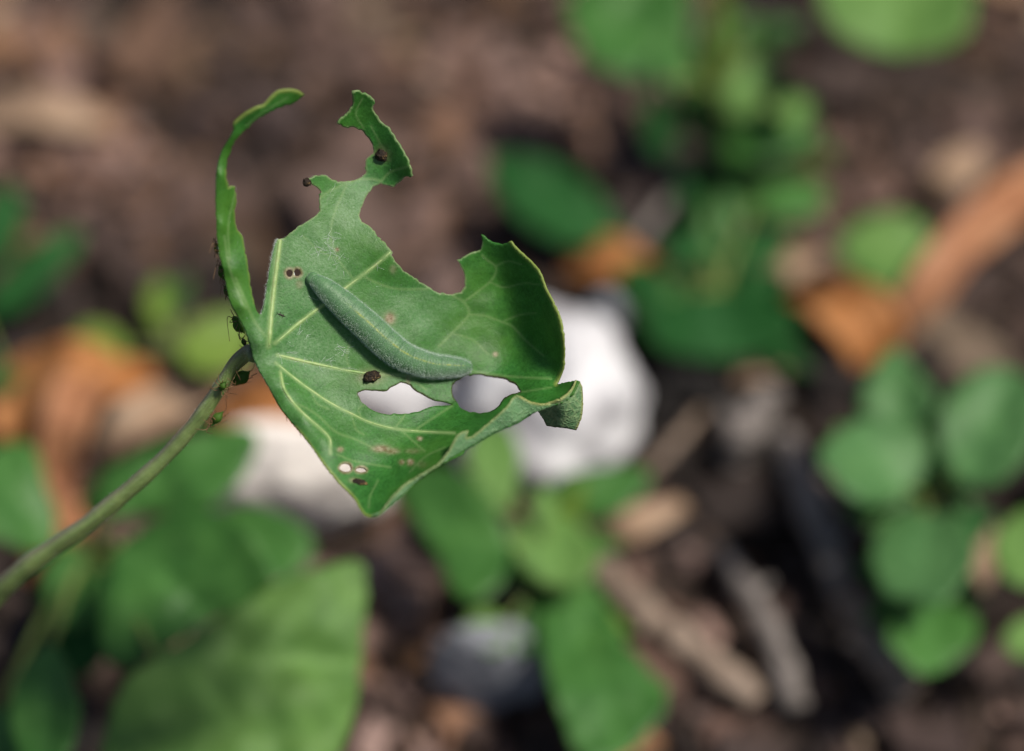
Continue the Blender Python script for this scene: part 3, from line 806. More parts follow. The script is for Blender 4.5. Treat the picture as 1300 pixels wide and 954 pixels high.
def pellet(name, px, py, rx, ry, ang, label, cat, seed, lift):
    r_ = np.random.default_rng(seed)
    c = np.array([px, py]); n = leafN(c)[0]; q0 = leafP(c)[0]
    d = math.cos(ang) * RGT - math.sin(ang) * UPV
    tx = norm(d - n * (d @ n)); ty = np.cross(n, tx)
    parts_ = []
    root = empty(name, q0, label, cat)
    off = Vector((seed * 3.1, 1.7, seed))
    def lump(cen, a, b, h):
        V_, F_ = [], []
        for i in range(13):
            for j in range(22):
                al, be = math.pi * i / 12, 2 * math.pi * j / 22
                l = Vector((math.sin(al) * math.cos(be), math.sin(al) * math.sin(be), math.cos(al)))
                k_ = 1 + .38 * noise.noise(l * 2.3 + off) + .25 * noise.noise(l * 6 + off)
                V_.append(cen + k_ * (l.x * a * tx + l.y * b * ty + l.z * h * n))
        for i in range(12):
            for j in range(22): F_.append((i * 22 + j, i * 22 + (j + 1) % 22, (i + 1) * 22 + (j + 1) % 22, (i + 1) * 22 + j))
        return np.array(V_), F_
    mm = 1 / 9700
    mk('lump', *lump(q0 + n * ry * mm * lift, rx * mm, ry * mm, ry * mm * .75), M['frass'], root)
    for i in range(4):
        an = r_.uniform(0, 6.28)
        mk('crumb', *lump(q0 + n * ry * mm * .25 + mm * .78 * (math.cos(an) * rx * tx + math.sin(an) * ry * ty), rx * mm * .3, ry * mm * .28, ry * mm * .3), M['frass'], root)
    return root
pellet('frass_pellet', 472, 478.5, 11, 7, -.3, 'dark speckled dropping on the vein below the caterpillar', 'dropping', 1, .35)
pellet('frass_pellet', 485, 197.5, 8, 7, .5, 'dark dropping stuck on the raised ragged end of the leaf', 'dropping', 2, .35)
pellet('frass_pellet', 389, 231.5, 5.5, 5.5, .2, 'small dark dropping on a thin chewed spur of the leaf', 'dropping', 3, .2)
pellet('frass_pellet', 457, 613, 9, 4.2, .25, 'dark dropping near the drooping leaf tip', 'dropping', 4, .2)
# tiny winged insect beside the veins
c0 = np.array([357, 400.5]); n = leafN(c0)[0]
ax = norm(RGT - .28 * UPV); ax = norm(ax - n * (ax @ n)); sd_ = np.cross(n, ax); q0 = leafP(c0)[0]
fly = empty('tiny_insect', q0, 'tiny black slender insect on the blade near the leaf centre', 'insect')
mk('body', *tube(np.linspace(q0 - ax * .0005 + n * .00012, q0 + ax * .00055 + n * .00014, 9), np.array([.3, .8, 1, .75, 1, 1.1, .95, .6, .15]) * .00011, 8), M['black'], fly)
for sg in (-1, 1):
    mk('antenna', *tube(np.linspace(q0 - ax * .0005 + n * .00014, q0 - ax * .0008 + sg * sd_ * .00018 + n * .0002, 4), .00002, 4), M['black'], fly)
    for f in (-.2, 0, .2):
        a = q0 + ax * f * .001 + n * .0001
        mk('leg', *tube(smoothpath([a, a + sg * sd_ * .00025 + n * .00008, a + sg * sd_ * .0004 + ax * f * .0006 - n * .00008], 6), .00002, 4), M['black'], fly)

# ================================================================ ground and litter
def gh(x, y):
    v = Vector((x, y, 0))
    return .0075 * noise.noise(v * 24) + .0026 * noise.noise(v * 75 + Vector((3, 1, 0))) + .0012 * noise.noise(v * 190)
def axis(c, half, n, far):
    a = np.linspace(c - half, c + half, n); st = a[1] - a[0]
    o_ = []; x = st
    tot = 0
    while tot < far:
        x *= 1.35; tot += x; o_.append(tot)
    o_ = np.array(o_)
    return np.concatenate([(c - half - o_)[::-1], a, c + half + o_])
gx, gy = axis(0, .30, 170, 40), axis(.14, .30, 170, 40)
GV = [(x, y, gh(x, y) if abs(x) < .6 and abs(y - .14) < .6 else 0.0) for y in gy for x in gx]
nx = len(gx)
GF = [(j * nx + i, j * nx + i + 1, (j + 1) * nx + i + 1, (j + 1) * nx + i) for j in range(len(gy) - 1) for i in range(nx - 1)]
tag(mk('ground', GV, GF, M['soil'], org=np.zeros(3)), 'dark brown crumbly soil under the plants', 'soil', kind='structure')

cube = np.array([(x, y, z) for x in (-1, 1) for y in (-1, 1) for z in (-1, 1)], float)
cf_ = [(0, 1, 3, 2), (4, 6, 7, 5), (0, 4, 5, 1), (2, 3, 7, 6), (0, 2, 6, 4), (1, 5, 7, 3)]
CV, CF, CTn = [], [], []
pal = np.array([(.19, .135, .112), (.26, .195, .165), (.11, .072, .055), (.27, .205, .18), (.04, .025, .019), (.22, .14, .09), (.17, .13, .122), (.06, .042, .036), (.25, .20, .185)])
pal = pal * np.array([.93, .81, .77])
warm = np.array([(.34, .21, .12), (.26, .14, .07), (.40, .30, .21), (.18, .10, .06)])
def scatter(n_, size, xr, yr, palette=pal, keep=None, flat=1.0):
    for _ in range(n_):
        x, y = rng.uniform(*xr), rng.uniform(*yr)
        if keep is not None and not keep(x, y): continue
        sx = size * rng.lognormal(0, .45)
        d = np.array([sx, sx * rng.uniform(.45, .95), sx * rng.uniform(.25, .7) * flat]) / 2
        v = cube * d * rng.uniform(.62, 1.2, (8, 3))
        a, b, c = rng.uniform(0, 6.28), rng.normal(0, .35), rng.normal(0, .35)
        ca, sa, cb, sb, cc_, ss = math.cos(a), math.sin(a), math.cos(b), math.sin(b), math.cos(c), math.sin(c)
        Rm = np.array([[ca, -sa, 0], [sa, ca, 0], [0, 0, 1]]) @ np.array([[1, 0, 0], [0, cb, -sb], [0, sb, cb]]) @ np.array([[cc_, 0, ss], [0, 1, 0], [-ss, 0, cc_]])
        v = v @ Rm.T + [x, y, gh(x, y) + d[2] * .55]
        n0 = len(CV) * 8
        CV.append(v); CF.extend([tuple(i + n0 for i in f) for f in cf_])
        hollow_shade = min(1.3, max(.25, .85 + 1.5 * noise.noise(Vector((x * 22 + 4, y * 22, 1.5)))))      # shade of dark hollows painted into the crumb colour in random patches
        CTn.append(np.repeat((palette[rng.integers(0, len(palette))] * rng.uniform(.75, 1.2) * hollow_shade)[None], 8, 0))
STONES = [(690, 510, 135, 120), (505, 510, 100, 62), (368, 612, 112, 68), (625, 850, 70, 40), (770, 410, 30, 36)]   # picture ovals kept free of crumbs
def free(x, y):
    d_ = np.array([x, y, .004]) - CAM; z_ = d_ @ FWD
    px_, py_ = 650 + d_ @ RGT / z_ * LENS / 36 * 1300, 477 - d_ @ UPV / z_ * LENS / 36 * 1300
    return all(((px_ - a) / c) ** 2 + ((py_ - b) / d2) ** 2 > 1.15 for a, b, c, d2 in STONES)
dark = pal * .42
bank = lambda x, y: free(x, y) and (x < .012 or y > .15 or rng.uniform() < .12)
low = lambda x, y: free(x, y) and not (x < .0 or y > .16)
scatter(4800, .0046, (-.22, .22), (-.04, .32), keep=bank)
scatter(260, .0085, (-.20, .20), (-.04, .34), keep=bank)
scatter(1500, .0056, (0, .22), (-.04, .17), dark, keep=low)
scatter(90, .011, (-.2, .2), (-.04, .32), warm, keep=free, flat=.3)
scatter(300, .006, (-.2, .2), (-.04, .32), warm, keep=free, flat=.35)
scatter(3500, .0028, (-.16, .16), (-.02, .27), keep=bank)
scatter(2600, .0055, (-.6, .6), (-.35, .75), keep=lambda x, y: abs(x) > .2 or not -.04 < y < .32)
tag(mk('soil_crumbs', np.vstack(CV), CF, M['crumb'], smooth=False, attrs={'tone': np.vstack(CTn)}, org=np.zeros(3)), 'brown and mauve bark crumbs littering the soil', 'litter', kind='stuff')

# ---------------------------------------------------------------- leaves of the plants behind
def leafmesh(base, tip, width, curl=.12, foldv=.18, tilt=0.0, shape=1.0, side=0.0, wavy=.0, n=17, m=9):
    base, tip = np.asarray(base), np.asarray(tip)
    ax = tip - base; L = np.linalg.norm(ax); ax = ax / L
    up = norm(np.array([tilt, -.35, 1.0])); up = norm(up - ax * (up @ ax)); sd_ = np.cross(ax, up)
    V, vein = [], []
    for i in range(n):
        t_ = i / (n - 1)
        wv = (math.sin(math.pi * min(1, t_ ** (.62 * shape) * .985 + .012))) ** .8
        for j in range(m):
            s_ = (j / (m - 1) - .5) * 2
            p = base + ax * L * t_ + sd_ * (s_ * wv * width / 2 + side * L * math.sin(math.pi * t_))
            p = p + up * (foldv * abs(s_) * wv * width / 2 + curl * L * (math.sin(math.pi * t_) * .5 - .3 * t_ * t_) + wavy * width * math.sin(t_ * 11 + s_ * 3) * abs(s_))
            V.append(p); vein.append(max(0, 1 - abs(s_) / .12))
    F_ = [(i * m + j, i * m + j + 1, (i + 1) * m + j + 1, (i + 1) * m + j) for i in range(n - 1) for j in range(m - 1)]
    return np.array(V), F_, np.array(vein)
def polyleaf(root, top, poly, h0, sx, sy, mt, stem):
    """a leaf with its own outline: (picture outline, height, slopes per 100 px)"""
    poly = np.asarray(poly, float); c = poly.mean(0)
    pl = densify(chaikin(poly), 9, 1.1)
    lo, hi = pl.min(0), pl.max(0); st = 11.0
    gx_, gy_ = np.meshgrid(np.arange(lo[0], hi[0], st), np.arange(lo[1], hi[1], st))
    g = np.stack([gx_.ravel(), gy_.ravel()], 1) + rng.normal(0, .8, (gx_.size, 2))
    g = g[inside(g, pl)]; g = g[segdist(g, pl, True) > 5]
    pts = np.vstack([pl, g])
    res = delaunay_2d_cdt([Vector(p) for p in pts], [(i, (i + 1) % len(pl)) for i in range(len(pl))], [], 0, 1e-4)
    V_ = np.array([(v.x, v.y) for v in res[0]]); F_ = np.array([f for f in res[2]])
    F_ = F_[inside(V_[F_].mean(1), pl)]
    A = V_[F_]
    cr = (A[:, 1, 0] - A[:, 0, 0]) * (A[:, 2, 1] - A[:, 0, 1]) - (A[:, 1, 1] - A[:, 0, 1]) * (A[:, 2, 0] - A[:, 0, 0])
    F_[cr > 0] = F_[cr > 0][:, ::-1]
    # attach where the outline comes nearest the stem; midrib runs from there through the middle
    d3 = top - CAM; z_ = d3 @ FWD
    tp = np.array([650 + d3 @ RGT / z_ * LENS / 36 * 1300, 477 - d3 @ UPV / z_ * LENS / 36 * 1300])
    ai = int(np.argmin(np.linalg.norm(poly - tp, axis=1))); a0 = poly[ai]
    ax_ = norm(c - a0); L_ = np.max((poly - a0) @ ax_); nx_ = np.array([-ax_[1], ax_[0]])
    lines = [np.array([a0, a0 + ax_ * L_ * .97])]
    for f_ in (.12, .3, .5, .7):
        for sg in (-1, 1):
            q0_ = a0 + ax_ * L_ * f_
            lines.append(np.array([q0_, q0_ + (ax_ * .6 + sg * nx_ * .8) * L_ * .42]))
    ve = np.clip(1.2 - segdist(V_, lines[0]) / 9, 0, 1)
    for l_ in lines[1:]: ve = np.maximum(ve, .6 * np.clip(1.2 - segdist(V_, l_) / 7, 0, 1))
    off = rng.uniform(0, 50)
    du = (V_ - a0) @ ax_ / L_; dn = np.abs((V_ - a0) @ nx_) / L_
    h = h0 + sx * (V_[:, 0] - c[0]) / 100 + sy * (V_[:, 1] - c[1]) / 100
    size = L_ * mpp(at(c[0], c[1], h0))
    h = h + size * (.20 * dn - .16 * (du - .4) ** 2 - .012 * ve + .05 * np.array([noise.noise(Vector((x * .022 + off, y * .022, off))) for x, y in V_]))
    W_ = np.array([at(x, y, max(z, .003)) for (x, y), z in zip(V_, h)])
    o = mk('leaf', W_, F_, M[mt], root, attrs={'tissue': ve})
    solid(o, .0003)
    b_ = W_[np.argmin(np.linalg.norm(V_ - a0, axis=1))]
    mid = (top + b_) / 2 + np.array([0, 0, .09 * np.linalg.norm(top - b_)])
    mk('leaf_stalk', *tube(smoothpath([top, mid, b_], 10), np.linspace(stem * .7, stem * .45, 10), 6), M['stalk'], root)
def plant2(name, foot, top_, label, cat, leaves, stem=.0010, extra=()):
    f = at(*foot, 0.0); f[2] = gh(f[0], f[1]) - .002
    root = empty(name, f, label, cat)
    top = at(*top_)
    mk('stem', *tube(smoothpath([f, f + (top - f) * np.array([.3, .3, .55]), top], 14), np.linspace(stem, stem * .8, 14), 8), M['stalk'], root)
    for poly, h0, sx, sy, mt in leaves: polyleaf(root, top, poly, h0, sx, sy, mt, stem)
    for l in extra:
        b, tp = at(l[0], l[1], l[2]), at(l[3], l[4], l[5])
        V_, F_, ve = leafmesh(b, tp, l[6] * mpp((b + tp) / 2), curl=rng.uniform(.05, .25), foldv=rng.uniform(.08, .4), wavy=.04, side=rng.uniform(-.08, .08), shape=rng.uniform(.8, 1.2))
        solid(mk('leaf', V_, F_, M[l[7]], root, attrs={'tissue': ve}), .0003)
        mk('leaf_stalk', *tube(smoothpath([top, (top + b) / 2 + np.array([0, 0, .002]), b], 10), np.linspace(stem * .7, stem * .45, 10), 6), M['stalk'], root)
    return root
plant2('seedling', (-60, 380), (-50, 360, .012), 'dark green seedling leaves at the edge of the crumbly soil', 'seedling',
       [([(-30, 395), (-8, 360), (30, 322), (68, 296), (107, 287), (100, 318), (66, 358), (30, 390), (0, 405)], .016, .002, -.004, 'dark'),
        ([(-40, 330), (-25, 260), (0, 236), (24, 236), (32, 268), (22, 308), (-6, 340)], .022, .0, -.004, 'dark'),
        ([(-40, 470), (-10, 452), (22, 456), (36, 474), (14, 496), (-20, 500)], .014, 0, 0, 'dark')])
plant2('seedling', (225, 462), (228, 448, .01), 'yellow-green seedling just behind the leaf stalk', 'seedling',
       [([(222, 452), (232, 420), (262, 396), (300, 392), (322, 410), (318, 448), (290, 474), (250, 476)], .02, 0, -.003, 'lime'),
        ([(200, 420), (182, 392), (188, 360), (205, 350), (220, 372), (216, 404)], .014, 0, 0, 'lime'),
        ([(165, 448), (130, 456), (98, 440), (92, 420), (116, 408), (150, 418)], .012, 0, 0, 'lime')], extra=[(215, 400, .012, 240, 350, .018, 30, 'mid')])
plant2('broad_leaved_plant', (115, 730), (118, 705, .02), 'broad-leaved green plant filling the ground under the leaf stalk', 'plant',
       [([(-40, 600), (0, 562), (36, 558), (52, 582), (58, 615), (74, 655), (68, 690), (48, 704), (18, 694), (-30, 676)], .034, -.004, -.003, 'mid'),
        ([(96, 650), (118, 606), (168, 580), (212, 560), (262, 545), (318, 540), (332, 560), (312, 602), (276, 640), (240, 656), (180, 652), (130, 662)], .036, .004, -.003, 'mid'),
        ([(122, 800), (126, 742), (150, 692), (200, 657), (255, 646), (302, 662), (336, 700), (350, 742), (302, 772), (250, 797), (200, 832), (160, 852), (132, 838)], .044, .003, -.004, 'mid'),
        ([(120, 985), (150, 866), (200, 832), (262, 796), (310, 766), (348, 742), (402, 722), (463, 707), (467, 762), (458, 832), (452, 900), (430, 970), (300, 1000)], .046, .0, -.003, 'light'),
        ([(36, 722), (100, 700), (150, 716), (156, 800), (112, 866), (60, 846)], .018, 0, 0, 'dark'),
        ([(236, 660), (320, 636), (392, 668), (404, 704), (352, 744), (296, 728)], .03, .002, 0, 'mid'),
        ([(8, 915), (22, 850), (62, 812), (84, 836), (104, 900), (88, 965), (30, 975)], .042, .004, 0, 'mid'),
        ([(62, 704), (98, 690), (124, 722), (120, 772), (95, 802), (66, 792), (54, 752)], .026, 0, 0, 'mid'),
        ([(-40, 905), (0, 892), (40, 930), (30, 975), (-30, 985)], .03, 0, 0, 'mid')], .0013)
plant2('seedling', (705, 775), (705, 715, .02), 'bright green seedling with spreading leaves below the white stone', 'seedling',
       [([(492, 622), (518, 595), (560, 588), (602, 612), (632, 650), (650, 690), (640, 742), (602, 768), (570, 748), (556, 702), (528, 668)], .028, .003, -.002, 'mid'),
        ([(590, 566), (612, 538), (645, 536), (662, 572), (658, 620), (645, 656), (612, 632), (595, 600)], .03, 0, -.004, 'light'),
        ([(688, 632), (716, 602), (768, 590), (822, 594), (828, 614), (796, 646), (750, 662), (708, 658)], .026, .003, -.002, 'mid'),
        ([(645, 672), (684, 640), (730, 656), (764, 700), (748, 744), (700, 748), (660, 722)], .026, 0, 0, 'light'),
        ([(688, 742), (720, 722), (757, 738), (782, 790), (812, 840), (858, 885), (800, 960), (735, 970), (700, 878), (684, 802)], .02, 0, .002, 'mid'),
        ([(583, 792), (610, 768), (642, 784), (652, 815), (626, 832), (594, 822)], .018, 0, 0, 'light'),
        ([(690, 680), (672, 640), (690, 610), (708, 640)], .03, 0, -.004, 'light')], extra=[(720, 760, .015, 800, 800, .018, 40, 'lime'), (690, 730, .016, 610, 690, .022, 70, 'light'), (700, 750, .016, 660, 830, .018, 60, 'mid'), (720, 700, .018, 790, 690, .022, 44, 'mid'), (700, 690, .02, 740, 610, .03, 40, 'lime')])
plant2('seedling', (905, 215), (908, 120, .022), 'tall seedling with round leaves and yellowish stem at the edge of the bark litter', 'seedling',
       [([(712, -20), (870, -40), (880, 30), (868, 84), (826, 106), (772, 92), (730, 58)], .036, 0, -.003, 'mid'),
        ([(915, 138), (922, 100), (945, 70), (972, 62), (990, 82), (984, 115), (955, 142), (930, 150)], .032, 0, -.003, 'light'),
        ([(905, 190), (930, 160), (975, 140), (1020, 108), (1040, 130), (1038, 168), (1000, 200), (945, 212)], .026, .003, -.003, 'mid'),
        ([(838, 100), (860, 130), (858, 180), (845, 205), (820, 190), (812, 140)], .016, 0, 0, 'dark'),
        ([(985, 140), (1000, 118), (1022, 116), (1030, 138), (1014, 160), (994, 160)], .034, 0, 0, 'light'),
        ([(925, 206), (970, 196), (1030, 178), (1042, 190), (1000, 214), (950, 222)], .012, 0, 0, 'dark'),
        ([(830, 60), (862, 52), (875, 80), (858, 108), (832, 98)], .038, 0, 0, 'mid')],
       .0012, extra=[(912, 110, .022, 905, -70, .05, 30, 'lime'), (925, 60, .028, 960, 20, .03, 36, 'mid'), (890, 160, .014, 870, 110, .018, 30, 'mid'), (900, 180, .016, 842, 60, .02, 60, 'dark'), (915, 190, .014, 990, 90, .018, 70, 'dark'),
                     (880, 130, .02, 905, 30, .03, 44, 'mid'), (930, 180, .018, 960, 140, .028, 50, 'light'), (900, 220, .012, 965, 262, .014, 50, 'mid'), (895, 215, .012, 870, 275, .012, 40, 'dark'), (1000, 180, .02, 1062, 200, .022, 40, 'mid'), (960, 60, .03, 1020, 30, .034, 46, 'mid')])
plant2('seedling', (1190, -90), (1180, -60, .04), 'large smooth pale green leaf hanging over the bark litter', 'seedling',
       [([(1036, -40), (1140, -60), (1236, -40), (1234, 36), (1204, 62), (1142, 72), (1082, 56), (1046, 24)], .05, 0, -.002, 'light')])
plant2('seedling', (800, 320), (796, 310, .006), 'single dark leaf lying low beside the orange leaf scrap', 'seedling',
       [([(616, 198), (652, 192), (702, 202), (748, 230), (778, 270), (788, 304), (745, 314), (698, 306), (655, 276), (628, 240)], .016, -.002, -.002, 'dark')])
plant2('seedling', (1200, 352), (1196, 340, .008), 'small pale leaf crossed by the long rusty dry leaf', 'seedling',
       [([(1056, 316), (1084, 284), (1130, 264), (1172, 280), (1188, 312), (1166, 346), (1130, 370), (1088, 352)], .018, 0, -.002, 'light')], extra=[(1200, 345, .008, 1240, 312, .012, 36, 'mid')])
plant2('low_plant', (915, 385), (915, 370, .012), 'low dark green plant with glossy leaves between the stones and orange leaves', 'plant',
       [([(806, 402), (850, 380), (900, 370), (960, 374), (1008, 394), (1014, 426), (970, 452), (900, 460), (838, 446)], .016, .001, -.002, 'dark'),
        ([(950, 268), (970, 232), (1010, 220), (1050, 236), (1046, 268), (1005, 284)], .018, 0, 0, 'mid'),
        ([(920, 330), (940, 304), (980, 292), (1008, 304), (996, 326), (955, 338)], .016, 0, 0, 'dark'),
        ([(838, 320), (850, 298), (885, 294), (906, 312), (890, 332), (858, 336)], .016, 0, 0, 'dark')],
       extra=[(905, 280, .01, 965, 245, .014, 40, 'mid'), (870, 380, .01, 815, 355, .014, 40, 'mid'), (925, 350, .01, 900, 250, .016, 40, 'mid'), (860, 420, .01, 800, 380, .012, 44, 'mid'), (900, 450, .008, 850, 500, .01, 40, 'dark'), (930, 390, .012, 1000, 350, .016, 54, 'dark'), (880, 350, .012, 950, 330, .014, 50, 'dark'), (840, 400, .012, 770, 330, .012, 50, 'dark'), (960, 440, .01, 1030, 470, .012, 44, 'dark'), (940, 300, .014, 915, 240, .018, 36, 'mid')])
plant2('seedling', (1180, 735), (1178, 640, .022), 'bluish green many-leaved seedling beside the pale sticks', 'seedling',
       [([(1086, 512), (1104, 472), (1136, 432), (1160, 466), (1194, 506), (1176, 530), (1142, 556), (1110, 534)], .036, .004, -.004, 'cool'),
        ([(1034, 580), (1062, 548), (1102, 526), (1130, 545), (1162, 533), (1186, 566), (1176, 602), (1150, 630), (1106, 644), (1068, 624)], .034, -.006, -.002, 'cool'),
        ([(1190, 530), (1214, 486), (1256, 461), (1302, 474), (1324, 520), (1306, 582), (1260, 622), (1214, 614), (1194, 576)], .036, .003, -.003, 'cool'),
        ([(1100, 702), (1120, 660), (1150, 638), (1180, 654), (1218, 646), (1242, 690), (1226, 738), (1188, 776), (1162, 758), (1124, 760)], .03, .005, .004, 'cool'),
        ([(1122, 810), (1142, 772), (1176, 750), (1204, 766), (1240, 768), (1244, 812), (1204, 850), (1164, 860), (1144, 834)], .022, -.004, .003, 'mid')],
       extra=[(1150, 740, .018, 1085, 720, .02, 50, 'mid'), (1200, 640, .02, 1240, 640, .02, 40, 'mid'), (1165, 620, .024, 1110, 520, .028, 90, 'mid'), (1190, 620, .022, 1235, 540, .026, 80, 'mid'), (1160, 650, .022, 1075, 650, .024, 70, 'mid'),
                     (1195, 690, .02, 1262, 650, .024, 60, 'dark'), (1180, 720, .018, 1250, 760, .02, 60, 'mid'), (1170, 760, .016, 1100, 790, .018, 56, 'mid'), (1200, 570, .024, 1210, 500, .03, 60, 'light'), (1160, 560, .026, 1060, 545, .03, 60, 'light')])
plant2('seedling', (1340, 740), (1335, 715, .02), 'pale green leaf pair at the far edge of the bluish seedling', 'seedling',
       [([(1258, 700), (1270, 664), (1310, 640), (1350, 660), (1350, 730), (1310, 750), (1274, 736)], .03, 0, 0, 'light'),
        ([(1270, 812), (1290, 785), (1330, 780), (1345, 810), (1320, 836), (1286, 836)], .022, 0, 0, 'light')])

# ---------------------------------------------------------------- stones
def stone(px, py, wpx, hpx, h, mt, label, seed, sink=.75):
    c = at(px, py, h * sink); s_ = mpp(c)
    rx, vv = wpx * s_ / 2, hpx * s_ / 2
    rz = h
    ry = math.sqrt(max(vv ** 2 - (rz * math.cos(PITCH)) ** 2, (vv * .5) ** 2)) / math.sin(PITCH)
    V_, F_ = [], []
    off = Vector((seed * 5.3, seed, 2.1)); A, Bn = 40, 64
    for i in range(A + 1):
        for j in range(Bn):
            al, be = math.pi * i / A, 2 * math.pi * j / Bn
            l = Vector((math.sin(al) * math.cos(be), math.sin(al) * math.sin(be), math.cos(al)))
            k_ = 1 + .27 * noise.noise(l * 1.7 + off) + .08 * noise.noise(l * 4 + off) + .02 * noise.noise(l * 11 + off)
            e_ = lambda x: math.copysign(abs(x) ** .95, x)
            V_.append(c + k_ * np.array([e_(l.x) * rx, e_(l.y) * ry, e_(l.z) * rz]))
    for i in range(A):
        for j in range(Bn): F_.append((i * Bn + j, (i + 1) * Bn + j, (i + 1) * Bn + (j + 1) % Bn, i * Bn + (j + 1) % Bn))
    return tag(mk('stone', np.array(V_), F_, M[mt], org=np.array([c[0], c[1], 0])), label, 'stone')
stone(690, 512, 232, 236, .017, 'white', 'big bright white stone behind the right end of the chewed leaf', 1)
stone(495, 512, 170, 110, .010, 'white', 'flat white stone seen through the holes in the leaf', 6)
stone(368, 612, 225, 140, .013, 'cream', 'cream white stone behind the drooping tip of the leaf', 2)
stone(622, 848, 150, 85, .012, 'grey', 'bluish grey stone half hidden by seedling leaves', 3)
stone(770, 410, 46, 60, .008, 'grey', 'small grey stone leaning on the big white stone', 4)

# ---------------------------------------------------------------- dry leaves and twigs
def ribbon(path, widths, mt, label, name='dry_leaf', curl=.35, cat='dry leaf', seed=0):
    q_ = np.array([np.append(at(x, y, h), w_ * mpp(at(x, y, h)) / 2) for (x, y, h), w_ in zip(path, widths)])
    n_ = 26; q_ = smoothpath(q_, n_); C_ = q_[:, :3]; T_ = norm(np.gradient(C_, axis=0))
    S_ = norm(np.cross(T_, np.array([0, -.3, 1.0]))); U_ = np.cross(S_, T_)
    V_ = []; m = 9
    for i in range(n_):
        for j in range(m):
            s_ = (j / (m - 1) - .5) * 2
            w_ = max(q_[i, 3], .0004)
            jag = 1 + .10 * noise.noise(Vector((i * .45, j * .3, seed * 9.1)))
            V_.append(C_[i] + S_[i] * s_ * w_ * jag + U_[i] * (curl * w_ * s_ * s_ + .22 * w_ * noise.noise(Vector((i * .3, s_ * 1.3, seed * 3.3)))))
    F_ = [(i * m + j, i * m + j + 1, (i + 1) * m + j + 1, (i + 1) * m + j) for i in range(n_ - 1) for j in range(m - 1)]
    c_ = C_.mean(0)
    o = mk(name, np.array(V_), F_, M[mt], org=np.array([c_[0], c_[1], 0]))
    solid(o, .0004)
    return tag(o, label, cat)
D = ribbon
D([(5, 560, .006), (30, 500, .012), (90, 468, .02), (150, 480, .014), (200, 470, .008)], [30, 80, 70, 70, 20], 'orange', 'orange curled dry leaf behind the leaf stalk', seed=1)
D([(110, 480, .02), (85, 540, .02), (75, 600, .012), (78, 665, .006)], [70, 62, 44, 16], 'rust', 'narrow rusty dry leaf hanging down beside the orange curled leaf', seed=2)
D([(130, 575, .006), (170, 535, .012), (240, 505, .01), (290, 500, .006)], [20, 56, 50, 16], 'tan', 'pale tan dry leaf scrap behind the leaf stalk', seed=3)
D([(270, 520, .006), (330, 520, .014), (380, 545, .012), (420, 570, .005)], [30, 80, 70, 20], 'orange', 'orange dry leaf tucked against the cream stone', seed=4)
D([(-30, 150, .004), (40, 142, .009), (90, 148, .008), (140, 160, .004)], [40, 52, 48, 20], 'tan', 'flat tan dry leaf lying alone on the bark litter', seed=5)
D([(710, 345, .005), (760, 330, .012), (800, 335, .012), (842, 345, .005)], [24, 56, 52, 20], 'orange', 'short orange leaf scrap beside the single dark leaf', seed=6)
D([(1350, 215, .012), (1280, 262, .02), (1215, 318, .022), (1165, 385, .018), (1120, 440, .008)], [44, 66, 58, 52, 24], 'rust', 'long rusty dry leaf arching over the pale seedling leaf', seed=7)
D([(1010, 375, .005), (1060, 385, .014), (1100, 420, .014), (1110, 480, .005)], [30, 80, 88, 40], 'orange', 'broad orange dry leaf at the foot of the bluish seedling', seed=8)
D([(1185, 260, .004), (1210, 225, .01), (1245, 190, .008)], [26, 56, 24], 'tan', 'tan dry leaf scrap behind the long rusty leaf', seed=9)
D([(745, 685, .005), (800, 668, .012), (870, 640, .008)], [22, 44, 18], 'tan', 'pale tan leaf scrap beside the bright green seedling', seed=10)
D([(905, 490, .005), (950, 465, .01), (1000, 470, .005)], [20, 44, 20], 'tan', 'brown leaf scrap lying in the dark litter', seed=11)
D([(40, 740, .006), (70, 690, .012), (110, 640, .006)], [30, 60, 30], 'rust', 'rusty leaf scrap under the broad-leaved plant', seed=12)
D([(205, 870, .006), (215, 800, .012), (200, 745, .006)], [20, 44, 20], 'tan', 'brown dry leaf scrap between the broad green leaves', seed=13)
D([(140, 690, .03), (175, 690, .034), (200, 705, .03)], [12, 30, 10], 'tan', 'pale withered scrap resting on the broad green leaves', seed=14)
D([(1225, 640, .004), (1240, 700, .01), (1235, 760, .004)], [20, 50, 20], 'tan', 'pale leaf scrap beside the bluish seedling stem', seed=15)
D([(1050, 330, .004), (1000, 345, .008), (960, 345, .004)], [18, 34, 16], 'tan', 'small beige leaf scrap beside the dark glossy plant', seed=16)
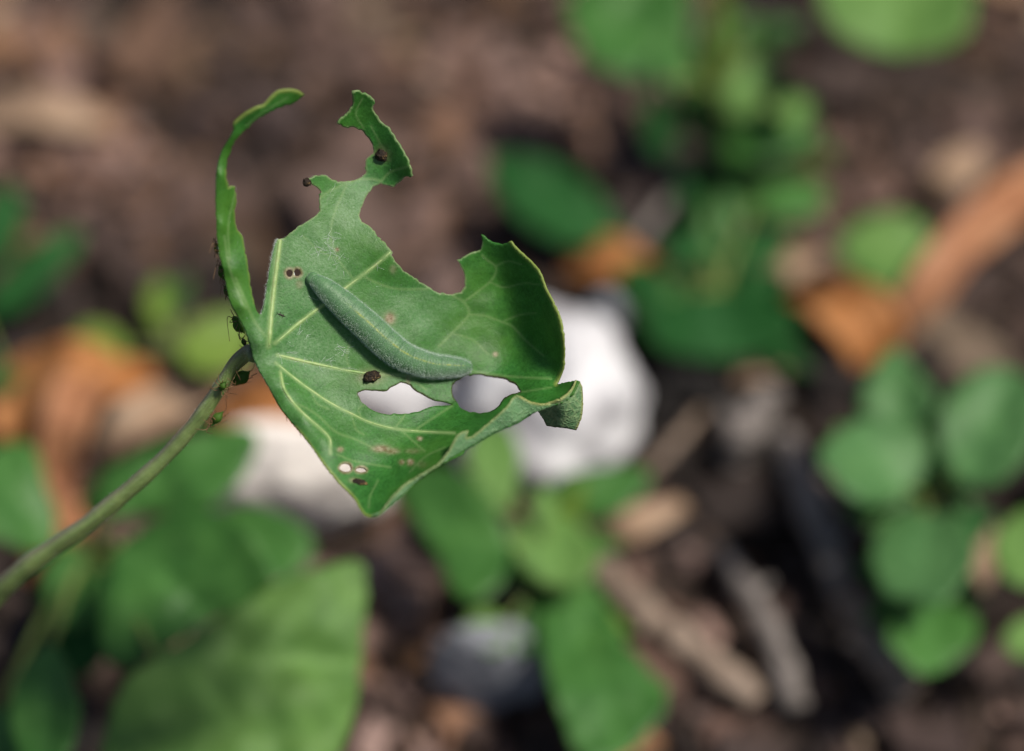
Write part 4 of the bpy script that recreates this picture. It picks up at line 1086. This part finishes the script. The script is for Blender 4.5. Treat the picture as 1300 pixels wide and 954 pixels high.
D([(850, 365, .004), (885, 355, .008), (915, 360, .004)], [18, 30, 14], 'tan', 'tiny beige leaf scrap under the dark glossy plant', seed=17)
def twig(path, r0, r1, mt, label, seed):
    q_ = np.array([at(x, y, h) for x, y, h in path]); q_ = smoothpath(q_, 30)
    s_ = mpp(q_[15])
    r_ = np.linspace(r0, r1, 30) * s_ * (1 + .12 * np.sin(np.arange(30) * .8 + seed))
    q_ = q_ + .0005 * np.array([[noise.noise(Vector((i * .4, seed, k_))) for k_ in range(3)] for i in range(30)])
    root = empty('twig', np.array([q_[15, 0], q_[15, 1], 0]), label, 'twig')
    mk('bark', *tube(q_, r_, 10), M[mt], root)
    for f_ in (9, 20):
        d_ = norm(np.array([math.cos(seed * 2 + f_), math.sin(seed * 2 + f_), .5]))
        mk('side_stub', *tube(np.linspace(q_[f_], q_[f_] + d_ * r_[f_] * 2.2, 4), r_[f_] * np.array([.5, .45, .4, .3]), 7), M[mt], root)
twig([(760, 720, .008), (820, 780, .01), (880, 825, .01), (960, 890, .006)], 20, 22, 'twig', 'thick tan twig lying by the seedling under the white stone', 1)
twig([(915, 700, .006), (955, 760, .01), (985, 820, .01), (1010, 900, .006)], 13, 20, 'greytwig', 'grey twig lying parallel to the thick tan twig', 2)
twig([(995, 560, .006), (1020, 620, .01), (1050, 700, .01), (1075, 770, .006)], 22, 17, 'greytwig', 'stout grey-brown twig lying between the sticks and the bluish seedling', 3)
twig([(1075, 760, .008), (1110, 815, .012), (1150, 880, .008)], 22, 26, 'twig', 'pale stick at the foot of the bluish seedling', 4)
twig([(770, 360, .006), (825, 285, .012), (870, 230, .006)], 9, 7, 'greytwig', 'thin grey twig slanting past the orange leaf scrap', 5)
twig([(930, 585, .005), (950, 545, .012), (975, 500, .005)], 24, 20, 'greytwig', 'short thick mauve bark stub in the dark litter', 6)
twig([(1040, 610, .006), (1090, 660, .008), (1130, 700, .005)], 9, 7, 'twig', 'thin brown twig under the bluish seedling', 7)
twig([(800, 620, .005), (860, 560, .009), (905, 500, .005)], 8, 6, 'twig', 'thin brown twig beside the big white stone', 8)
